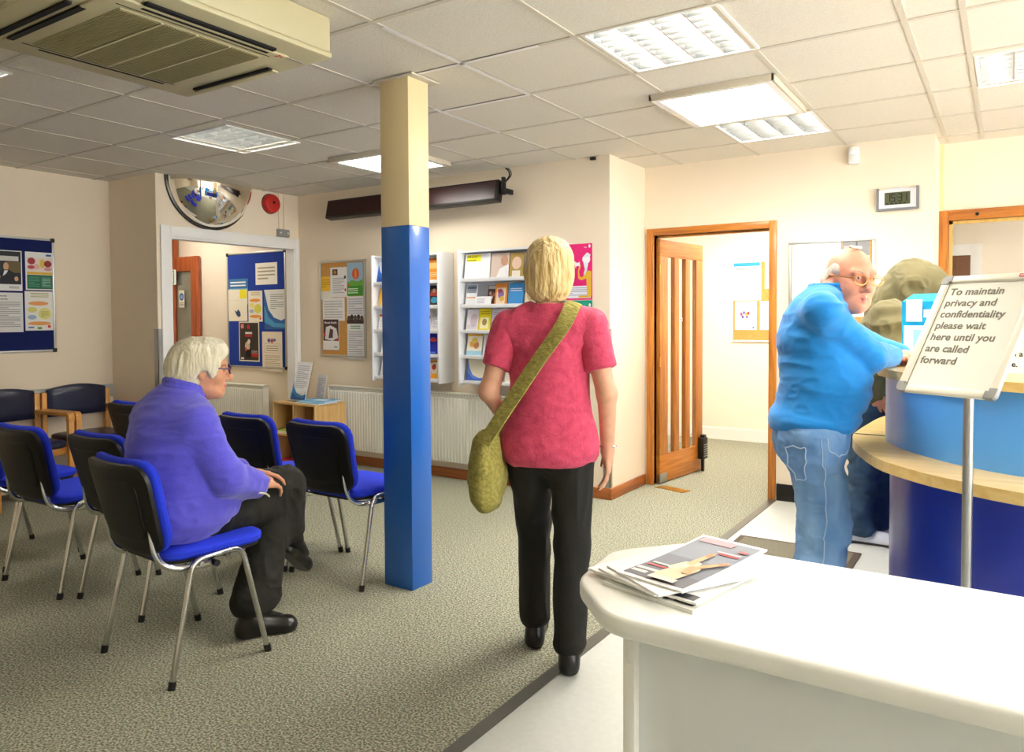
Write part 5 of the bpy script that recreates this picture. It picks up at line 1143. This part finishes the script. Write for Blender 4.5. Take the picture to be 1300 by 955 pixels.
    cloth('trousers', c, tr, o, loc, .006, [dict(amp=.007, freq=10, stretch=(1.6, 1.6, .6)), dict(amp=.003, freq=25, off=5.)])
    lea = mat('black_leather', '#12110f', rough=.35, noise=.1, nscale=30, bump=.08, bscale=120)
    for nm, h_, t_ in (('shoe', (-2.745, 2.03, .0), (-2.615, 2.24, .0)), ('shoe', (-2.755, 2.28, .305), (-2.800, 2.45, .155))):
        q = shoe(h_, t_); cloth(nm, q, lea, o, loc, .004)
    # hair
    hr = mat('white_grey_hair', '#dfdac4', rough=.7, col2='#c2b898', nscale=14, bump=.4, bscale=60, stretch=(2.2, 2.2, .6), sheen=.2)
    c = Solid(); rt_ = np.cross(unit(hf), (0, 0, 1)); fwv = unit(hf)
    E = lambda p, r, k=.02, neg=False: c.ell(L(*p), r, rt_, fwv, (0, 0, 1), k, neg)
    E((0, -.030, .038), (.095, .108, .094)); E((0, -.055, -.010), (.090, .085, .082), .03); E((0, -.062, -.055), (.070, .056, .048), .03); E((0, .030, .078), (.074, .062, .045), .03)
    E((.06, .015, .02), (.032, .045, .038), .02); E((-.06, .015, .02), (.032, .045, .038), .02); E((.074, .035, -.005), (.010, .016, .022), .01); E((-.074, .035, -.005), (.010, .016, .022), .01)
    E((0, .115, -.03), (.062, .068, .10), .015, True); E((.085, .0, -.035), (.03, .024, .032), .01, True); E((-.085, .0, -.035), (.03, .024, .032), .01, True)
    cloth('hair', c, hr, o, loc, .0035, [dict(amp=.003, freq=30, stretch=(1.3, 1.3, .35)), dict(amp=.0012, freq=80, stretch=(1.4, 1.4, .4))])
    # glasses
    b = MB(); pu = mat('purple_spectacle_frame', '#43264f', rough=.3, noise=.05); ll = lambda x, y, z: Vector(tuple(L(x, y, z)-np.array(loc)))
    for q in (-1, 1):
        pts = [ll(q*(.033+.024*math.cos(a)), .108-.006*abs(math.cos(a)), .006+.017*math.sin(a)) for a in [2*PI*i/16 for i in range(17)]]
        b.tube(pts, .0022, pu, 6); b.tube([ll(q*.056, .102, .012), ll(q*.076, .05, .012), ll(q*.080, -.005, .010), ll(q*.079, -.02, -.002)], .0030, pu, 6)
    b.tube([ll(-.010, .108, .010), ll(0, .112, .012), ll(.010, .108, .010)], .0022, pu, 6); b.build('spectacles', o)
    return o
seated_woman()

# ---------------------------------------------------------------- man in blue sweater leaning on the counter
def counter_man():
    loc = (-.72, 3.50, 0); fw = unit(V3(.94, .34, 0)); rt = V3(fw[1], -fw[0], 0)
    O = lambda r, f, z: V3(-.71, 3.50, z)+rt*r+fw*f
    J = dict(rt=rt, pel=O(0, -.02, .90), bel=O(0, .045, 1.07), che=O(0, .005, 1.27), neck=O(0, .055, 1.475), sR=O(.19, .0, 1.385), sL=O(-.19, .02, 1.385), rs=.066,
             w=dict(pel=V3(.175, .150, .14), bel=V3(.185, .175, .19), che=V3(.18, .145, .19)))
    eR, wR = V3(-.50, 3.52, 1.195), V3(-.445, 3.79, 1.19); eL, wL = V3(-.56, 3.98, 1.21), V3(-.43, 3.98, 1.185)
    hR, kR, aR = O(.095, -.01, .88), O(.10, .03, .47), O(.11, -.04, .085); hL, kL, aL = O(-.095, -.01, .88), O(-.11, .06, .47), O(-.12, .06, .085)
    hc = V3(-.575, 3.545, 1.525); hf = V3(.70, -.70, -.12)
    s = Solid(); torso(s, J, -.02); L = head_parts(s, hc, hf, (.06, .0, 1), 1.15, 1.3, .012)
    s.cap(L(0, -.03, -.05), J['neck']+V3(0, 0, -.03), .064, .07, .03)
    arm(s, J['sR'], eR, wR, .052, .046, .030); arm(s, J['sL'], eL, wL, .052, .046, .030); leg(s, hR, kR, aR, .09, .06, .042); leg(s, hL, kL, aL, .09, .06, .042)
    hand(s, wR, V3(.30, .85, -.16), V3(-.95, .3, .15), V3(.1, .1, 1), (26, 30, 32, 32), 1.08); hand(s, wL, V3(.55, -.75, .0), V3(-.75, -.55, .1), V3(.15, -.1, 1), (24, 30, 32, 34), 1.08)
    s.cap(aR, aR+fw*.12+V3(0, 0, -.05), .038, .03, .02); s.cap(aL, aL+fw*.12+V3(0, 0, -.05), .038, .03, .02)
    lipc = L(0, .088, -.066)
    SOCK = mat('black_sock', '#15140f')
    o = finish_body(s, [SKIN2, LIP, SOCK], lambda c: np.where(c[:, 2] < .3, 2, (np.linalg.norm((c-lipc)*[1, 1, 2.6], axis=1) < .021).astype(int)), loc, 'balding man in blue sweater and jeans leaning on the counter, looking round')
    add_eyes(o, L, hc, hf, 1.15, loc, '#3a444c')
    b = MB(); brow = mat('pale_brow_hair', '#b59a84', rough=.8, noise=.2, nscale=60); ll = lambda x, y, z: Vector(tuple(L(x, y, z)-np.array(loc)))
    for q in (-1, 1): b.tube(smoothpath([ll(q*.014, .0895, .030), ll(q*.031, .0885, .036), ll(q*.048, .076, .030)]), .0040, brow, 6)
    b.build('eyebrows', o)
    sw = mat('bright_blue_knit', '#0f7cc8', rough=.9, noise=.07, nscale=30, bump=.12, bscale=300, sheen=.2)
    c = Solid(); torso(c, J, .012, .07); arm(c, J['sR'], eR, wR+(eR-wR)*.06, .062, .062, .044, .006, .02); arm(c, J['sL'], eL, wL+(eL-wL)*.06, .062, .062, .044, .006, .02)
    c.ell(O(0, .0, .905), (.190, .172, .06), rt, fw, (0, 0, 1), .05); c.cut(O(0, 0, .868), V3(.0, 0, -1), .4); c.cap(J['neck']+V3(.01, .01, .08), J['neck']+V3(0, 0, -.015), .068, .066, .01, True)
    cloth('sweater', c, sw, o, loc, .006, [dict(amp=.006, freq=8.5, stretch=(.55, .55, 1.9)), dict(amp=.0025, freq=22, stretch=(.7, .7, 1.5), off=3.3)])
    c = Solid()
    for i in range(20):
        a0, a1 = 2*PI*i/20, 2*PI*(i+1)/20; q = lambda a, z, r: J['neck']+V3(r*math.cos(a), r*math.sin(a), z)-fw*.003
        c.cap(q(a0, .0, .076), q(a1, .0, .076), .013, .013, .01); c.cap(q(a0, .025, .071), q(a1, .025, .071), .009, .009, .01)
    cloth('collar', c, sw, o, loc, .004)
    jn = mat('faded_blue_denim', '#82a9d2', rough=.85, col2='#5682b6', nscale=7, bump=.2, bscale=260, stretch=(1.2, 1.2, .5))
    c = Solid(); c.ell(O(0, -.01, .86), (.168, .150, .12), rt, fw, (0, 0, 1), .06); c.ell(O(.08, -.075, .80), (.085, .078, .10), rt, fw, (0, 0, 1), .05); c.ell(O(-.08, -.075, .80), (.085, .078, .10), rt, fw, (0, 0, 1), .05)
    for h_, k_, a_ in ((hR, kR, aR), (hL, kL, aL)):
        c.cap(h_+V3(0, 0, -.03), k_, .115, .094, .05); c.cap(k_, a_+V3(0, 0, -.03), .094, .104, .04)
    c.cut(O(0, 0, .025), V3(0, 0, -1), .4); c.cut(O(0, 0, .90), V3(0, 0, 1), .4)
    jeans = cloth('jeans', c, jn, o, loc, .006, [dict(amp=.009, freq=9, stretch=(.9, .9, 1.5)), dict(amp=.003, freq=24, stretch=(1, 1, 1.4), off=4.)])
    # pocket and seams
    b = MB(); st = mat('denim_stitching', '#a9bdd4', rough=.8, noise=.1)
    def drape(rows, off=.001, n=8):
        out = []
        for p in smoothpath([Vector(tuple(O(r_, f_, z_)-np.array(loc))) for r_, f_, z_ in rows], n):
            ok, q, nn, _ = jeans.closest_point_on_mesh(p); out.append(q+nn*off)
        return out
    b.tube(drape([(.25, .0, .86), (.25, .01, .70), (.25, .02, .47), (.26, -.02, .25), (.26, -.03, .06)]), .0022, st, 5); b.build('side_seam', jeans)
    b = MB(); cor = [(.20, -.17, .80), (.22, -.07, .81), (.22, -.075, .69), (.20, -.125, .665), (.18, -.16, .69), (.20, -.17, .80)]
    for i in range(5): b.tube(drape([cor[i], cor[i+1]], .0015), .0026, st, 5)
    b.build('back_pocket', jeans)
    b = MB(); b.tube(drape([(.25, .03, .862), (.25, .05, .80), (.22, .11, .79), (.17, .16, .80)]), .0026, st, 5); b.build('front_pocket', jeans)
    lea = mat('dark_shoe_leather', '#2a2420', rough=.4, noise=.1)
    for a_ in (aR, aL):
        q = shoe(a_-fw*.06-V3(0, 0, .085), a_+fw*.22-V3(0, 0, .085)); cloth('shoe', q, lea, o, loc, .005)
    hr = mat('white_fringe_hair', '#c2b6aa', rough=.7, noise=.2, nscale=30, bump=.5, bscale=60)
    c = Solid(); rt_ = np.cross(unit(hf), (0, 0, 1)); E = lambda p, r, k=.015, neg=False: c.ell(L(*p), V3(*r)*1.15, rt_, unit(hf), (0, 0, 1), k, neg)
    E((0, -.040, .0), (.083, .080, .062)); E((.070, -.005, .030), (.012, .032, .026)); E((-.070, -.005, .030), (.012, .032, .026)); E((0, .10, 0), (.10, .09, .16), .01, True); E((0, -.03, .115), (.11, .14, .062), .01, True)
    E((.085, .008, -.012), (.025, .030, .030), .01, True); E((-.085, .008, -.012), (.025, .030, .030), .01, True)
    c.cap(L(-.02, .01, .120), L(.03, .02, .1215), .006, .006, .01)
    cloth('hair', c, hr, o, loc, .004, [dict(amp=.003, freq=45)])
    b = MB(); go = mat('gold_spectacle_frame', '#b0894a', rough=.3, metal=1., noise=.05)
    for q in (-1, 1):
        pts = [ll(q*(.034+.0255*math.cos(a)), .112-.006*abs(math.cos(a)), .004+.0175*math.sin(a)) for a in [2*PI*i/16 for i in range(17)]]
        b.tube(pts, .0019, go, 6); b.tube([ll(q*.058, .104, .010), ll(q*.078, .05, .012), ll(q*.085, -.005, .012), ll(q*.084, -.022, -.004)], .0024, go, 6)
    b.tube([ll(-.010, .112, .010), ll(0, .117, .013), ll(.010, .112, .010)], .0018, go, 6); b.build('spectacles', o)
    return o
counter_man()

# ---------------------------------------------------------------- hooded person bent over the counter
def hooded():
    loc = (-.70, 5.02, 0); fw = unit(V3(1, .08, 0)); rt = V3(fw[1], -fw[0], 0)
    J = dict(rt=rt, pel=V3(-.715, 5.02, .90), bel=V3(-.69, 5.02, 1.06), che=V3(-.60, 5.02, 1.24), neck=V3(-.505, 5.02, 1.42), sR=V3(-.575, 4.84, 1.345), sL=V3(-.56, 5.21, 1.345), rs=.065,
             w=dict(pel=V3(.16, .135, .13), bel=V3(.155, .125, .18), che=V3(.165, .13, .18)))
    eR, wR = V3(-.64, 4.80, 1.09), V3(-.655, 4.84, .945); eL, wL = V3(-.46, 5.27, 1.21), V3(-.34, 5.10, 1.19)
    hR, kR, aR = V3(-.70, 4.94, .88), V3(-.715, 4.95, .48), V3(-.765, 4.95, .09); hL, kL, aL = V3(-.70, 5.11, .88), V3(-.66, 5.13, .48), V3(-.70, 5.16, .09)
    hc = V3(-.425, 5.02, 1.525); hf = V3(.80, .12, -.55)
    s = Solid(); torso(s, J, -.02); L = head_parts(s, hc, hf, (.5, 0, .85), 1.0)
    s.cap(L(0, -.03, -.05), J['neck']+V3(-.02, 0, -.03), .055, .06, .03)
    arm(s, J['sR'], eR, wR, .05, .042, .028); arm(s, J['sL'], eL, wL, .05, .042, .028); leg(s, hR, kR, aR, .085, .058, .04); leg(s, hL, kL, aL, .085, .058, .04)
    hand(s, wR, V3(.35, .05, -.9), V3(.85, .1, .4), V3(.1, -.9, .1), (24, 30, 34, 36), 1.05); hand(s, wL, V3(.6, -.75, -.05), V3(-.7, -.6, .1), V3(0, 0, 1), (22, 26, 28, 30), 1.05)
    s.cap(aR, aR+V3(.12, 0, -.05), .036, .03, .02); s.cap(aL, aL+V3(.12, 0, -.05), .036, .03, .02)
    o = finish_body(s, [SKIN2], None, loc, 'person in olive hooded jacket, dark jeans and white trainers bent over counter', .006)
    add_eyes(o, L, hc, hf, 1., loc, '#3a444c')
    ol = mat('olive_jacket', '#6a6240', rough=.75, col2='#565030', nscale=6, bump=.15, bscale=150, sheen=.1)
    c = Solid(); torso(c, J, .035, .08); arm(c, J['sR'], eR, wR+(eR-wR)*.1, .07, .066, .05, .012); arm(c, J['sL'], eL, wL+(eL-wL)*.1, .07, .066, .05, .012)
    c.ell(V3(-.715, 5.02, .90), (.19, .18, .12), rt, fw, (0, 0, 1), .05)
    c.cut(V3(-.715, 5.02, .83), V3(0, 0, -1), .3)
    cloth('jacket', c, ol, o, loc, .007, [dict(amp=.014, freq=7, stretch=(.8, .8, 1.5)), dict(amp=.005, freq=18, off=2.)])
    c = Solid(); E = lambda p, r, k=.03, neg=False: c.ell(L(*p), r, rt, unit(hf), unit(np.cross(rt, unit(hf))), k, neg)
    E((0, -.02, .025), (.115, .135, .125)); E((0, -.07, -.03), (.115, .11, .12), .05); E((0, .03, -.02), (.105, .10, .13), .04); c.cap(L(0, -.07, -.02), J['neck']+V3(-.10, 0, -.04), .115, .135, .08)
    E((0, .13, -.03), (.075, .10, .10), .02, True)
    cloth('hood', c, ol, o, loc, .006, [dict(amp=.010, freq=9, stretch=(1, 1, 1.2)), dict(amp=.004, freq=24, off=9.)])
    jn = mat('dark_blue_denim', '#33506e', rough=.85, col2='#22394f', nscale=8, bump=.2, bscale=260)
    c = Solid(); c.ell(V3(-.715, 5.02, .88), (.165, .155, .12), rt, fw, (0, 0, 1), .05)
    for h_, k_, a_ in ((hR, kR, aR), (hL, kL, aL)): c.cap(h_, k_, .105, .078, .05); c.cap(k_, a_+V3(.02, 0, .0), .078, .072, .03); c.cap(a_+V3(0, 0, .04), a_+V3(.05, 0, -.01), .07, .062, .03)
    c.cut(V3(-.7, 5.05, .055), V3(0, 0, -1), .3)
    cloth('jeans', c, jn, o, loc, .006, [dict(amp=.011, freq=10, stretch=(.8, .8, 1.8)), dict(amp=.004, freq=24, off=4.)])
    wh = mat('white_trainer', '#dfe2e8', rough=.5, noise=.08, nscale=20)
    sol = mat('trainer_sole', '#5a5550', rough=.6)
    for a_ in (aR, aL):
        q = shoe(a_+V3(-.055, 0, -.09), a_+V3(.235, 0, -.09), .06, .05); cloth('shoe', q, [wh, sol], o, loc, .005, mi_fn=lambda c: (c[:, 2] < .016).astype(int))
    c = Solid(); d_ = unit(wR-eR); c.cap(wR-d_*.012, wR+d_*.012, .037, .037, .01); cloth('shirt_cuff', c, wh, o, loc, .005)
    return o
hooded()

# ---------------------------------------------------------------- woman walking away
def walking_woman():
    loc = (-1.50, 2.55, 0); fw = unit(V3(-.42, .91, 0)); rt = V3(fw[1], -fw[0], 0)
    O = lambda r, f, z: V3(-1.50, 2.55, z)+rt*r+fw*f
    J = dict(rt=rt, pel=O(0, 0, .91), bel=O(0, .01, 1.04), che=O(0, .02, 1.22), neck=O(0, .02, 1.40), sR=O(.158, .015, 1.335), sL=O(-.158, .015, 1.335), rs=.055,
             w=dict(pel=V3(.165, .12, .13), bel=V3(.14, .105, .17), che=V3(.145, .11, .17)))
    eR, wR = O(.225, -.03, 1.075), O(.225, .06, .84); eL, wL = O(-.235, -.03, 1.08), O(-.215, .17, .96)
    hR, kR, aR = O(.085, 0, .88), O(.085, .02, .47), O(.08, -.05, .085); hL, kL, aL = O(-.085, 0, .88), O(-.085, .19, .51), O(-.08, .17, .10)
    hc = O(.0, .055, 1.555); hf = fw+V3(0, 0, -.08)
    s = Solid(); torso(s, J, -.015); L = head_parts(s, hc, hf, (0, 0, 1), .97)
    s.cap(L(0, -.025, -.05), J['neck']+V3(0, 0, -.03), .048, .055, .03)
    arm(s, J['sR'], eR, wR, .046, .038, .026); arm(s, J['sL'], eL, wL, .046, .038, .026); leg(s, hR, kR, aR, .085, .055, .038); leg(s, hL, kL, aL, .085, .055, .038)
    hand(s, wR, V3(0, 0, -1)+fw*.25, fw, rt, (14, 16, 18, 20), .95); hand(s, wL, fw*.9+rt*.15+V3(0, 0, -.2), V3(0, 0, 1)+rt*.3, -rt, (30, 34, 36, 38), .95)
    s.cap(aR, aR+fw*.12+V3(0, 0, -.05), .034, .028, .02); s.cap(aL, aL+fw*.12+V3(0, 0, -.05), .034, .028, .02)
    o = finish_body(s, [SKIN3, mat('black_sock', '#15140f')], lambda c: (c[:, 2] < .3).astype(int), loc, 'blonde woman in pink top and black trousers walking away past the post')
    add_eyes(o, L, hc, hf, .97, loc, '#4a5a66')
    pk = mat('pink_knit_top', '#cf4a68', rough=.85, col2='#b83656', nscale=40, bump=.3, bscale=110, sheen=.1)
    c = Solid(); torso(c, J, .012, .06); c.ell(O(0, 0, .86), (.192, .150, .10), rt, fw, (0, 0, 1), .05)
    c.cut(O(0, 0, .80), V3(0, 0, -1), .3); c.cap(J['neck']+V3(0, 0, .07), J['neck']+V3(0, 0, .0), .066, .064, .01, True)
    cloth('top', c, pk, o, loc, .006, [dict(amp=.006, freq=8, stretch=(.8, .8, 1.3)), dict(amp=.0025, freq=22, off=3.)])
    for sh, el in ((J['sR'], eR), (J['sL'], eL)):
        c = Solid(); c.cap(sh, sh*.33+el*.67, .067, .062, .04); c.cut(sh*.36+el*.64, unit(el-sh), .12)
        cloth('sleeve', c, pk, o, loc, .006, [dict(amp=.005, freq=9, off=1.)])
    tr = mat('black_trousers', '#16150f', rough=.8)
    c = Solid(); c.ell(O(0, 0, .88), (.168, .128, .12), rt, fw, (0, 0, 1), .05)
    for h_, k_, a_ in ((hR, kR, aR), (hL, kL, aL)): c.cap(h_, k_, .096, .068, .05); c.cap(k_, a_+V3(0, 0, .03), .068, .062, .03)
    c.cut(aR+V3(0, 0, -.02), V3(0, 0, -1), .1); c.cut(aL+V3(0, 0, -.02), V3(0, 0, -1), .1)
    cloth('trousers', c, tr, o, loc, .006, [dict(amp=.005, freq=11, stretch=(1.4, 1.4, .7))])
    lea = mat('black_leather', '#12110f')
    for a_, dz in ((aR, .085), (aL, .10)):
        q = shoe(a_-fw*.055-V3(0, 0, dz), a_+fw*.185-V3(0, 0, dz), .055, .040); cloth('shoe', q, lea, o, loc, .005)
    hr = mat('blonde_hair', '#e3cd96', rough=.55, col2='#bd9c5c', nscale=20, bump=.6, bscale=50, stretch=(3, 3, .6), sheen=.2)
    c = Solid(); E = lambda p, r, k=.02, neg=False: c.ell(L(*p), V3(*r), rt, fw, (0, 0, 1), k, neg)
    E((0, -.022, .032), (.092, .108, .098)); E((0, -.035, -.035), (.092, .090, .085), .03); E((0, -.05, -.085), (.080, .060, .050), .03); E((0, .03, .075), (.075, .065, .045), .03)
    E((0, .115, -.04), (.060, .07, .11), .015, True)
    cloth('hair', c, hr, o, loc, .004, [dict(amp=.005, freq=26, stretch=(1.6, 1.6, .35)), dict(amp=.002, freq=70, stretch=(1.6, 1.6, .4))])
    b = MB(); b.tube([Vector(tuple(wR+V3(.032*math.cos(q), .032*math.sin(q), .02)-np.array(loc))) for q in [2*PI*i/16 for i in range(17)]], .004, M_chrome, 6); b.build('bangle', o)
    # knitted shoulder bag
    kn = mat('olive_knit', '#a39a4e', rough=.95, col2='#7d7638', nscale=60, bump=.9, bscale=75, stretch=(1, 1, 1.4))
    bc = O(-.235, -.06, .80); bl = tuple(O(-.235, -.06, .62)); c = Solid()
    c.ell(bc, (.058, .15, .17), rt, fw, (0, 0, 1), .03); c.ell(bc+V3(0, 0, -.06), (.066, .155, .12), rt, fw, (0, 0, 1), .03); c.cut(bc+V3(0, 0, .12), V3(0, 0, 1), .19)
    v, f = c.mesh(.006, 2); v = folds(v, f, .007, 12); bag = np_mesh('shoulder_bag', v, f, [kn], None, None, bl); tag(bag, 'olive knitted shoulder bag slung across the walking woman in pink', 'bag')
    def ring(pts, nrm):
        pass
    pb = [O(-.225, -.19, .90), O(-.13, -.150, 1.05), O(-.03, -.140, 1.20), O(.06, -.115, 1.33), O(.095, -.05, 1.41), O(.095, .03, 1.415), O(.06, .125, 1.35), O(-.04, .165, 1.20), O(-.15, .150, 1.02), O(-.225, .09, .90)]
    P = [Vector(tuple(p)) for p in smoothpath([tuple(p) for p in pb], 5)]; cen = Vector(tuple(O(0, 0, 1.1))); mb = MB(); g = []
    for i, p in enumerate(P):
        t = (P[min(i+1, len(P)-1)]-P[max(i-1, 0)]).normalized(); out = (p-cen); out = (out-t*out.dot(t)).normalized(); sd = t.cross(out)
        g.append([tuple(p+sd*a*.030+out*b_-Vector(bl)) for a, b_ in ((-1, 0), (-1, .006), (0, .009), (1, .006), (1, 0), (-1, 0))])
    mb.grid(g, kn); mb.build('strap', bag)
    return o
walking_woman()
# ================================================================ DAYLIGHT, CAMERA, VIEW
w = bpy.data.worlds.new('World'); SC.world = w; w.use_nodes = True
nt = w.node_tree; bg = nt.nodes['Background']; bg.inputs['Color'].default_value = (1.0, .985, .965, 1); bg.inputs['Strength'].default_value = 7.0   # bright overcast sky

f_px, yaw, pitch, roll = 961.655, math.radians(33.258), math.radians(1.757), math.radians(-.3116)
cam = bpy.data.cameras.new('Camera'); co = bpy.data.objects.new('Camera', cam); COL.objects.link(co); SC.camera = co
cam.sensor_width = 36; cam.lens = f_px/1300*36; cam.shift_y = -45/1300; cam.clip_start = .05
cy, sy, cp, sp = math.cos(yaw), math.sin(yaw), math.cos(pitch), math.sin(pitch)
fwd = Vector((-sy*cp, cy*cp, -sp)); r = Vector((cy, sy, 0)); u = r.cross(fwd)
r2 = math.cos(roll)*r+math.sin(roll)*u; u2 = -math.sin(roll)*r+math.cos(roll)*u
m = Matrix.Identity(4)
for i in range(3): m[i][0], m[i][1], m[i][2] = r2[i], u2[i], -fwd[i]
m.translation = (0, 0, CAMH); co.matrix_world = m
SC.view_settings.view_transform = 'Standard'; SC.view_settings.look = 'None'; SC.view_settings.gamma = 1; SC.view_settings.exposure = .95
SC.view_settings.use_curve_mapping = False
SC.cycles.use_denoising = True; SC.cycles.max_bounces = 8; SC.cycles.diffuse_bounces = 5
SC.cycles.sample_clamp_indirect = 6
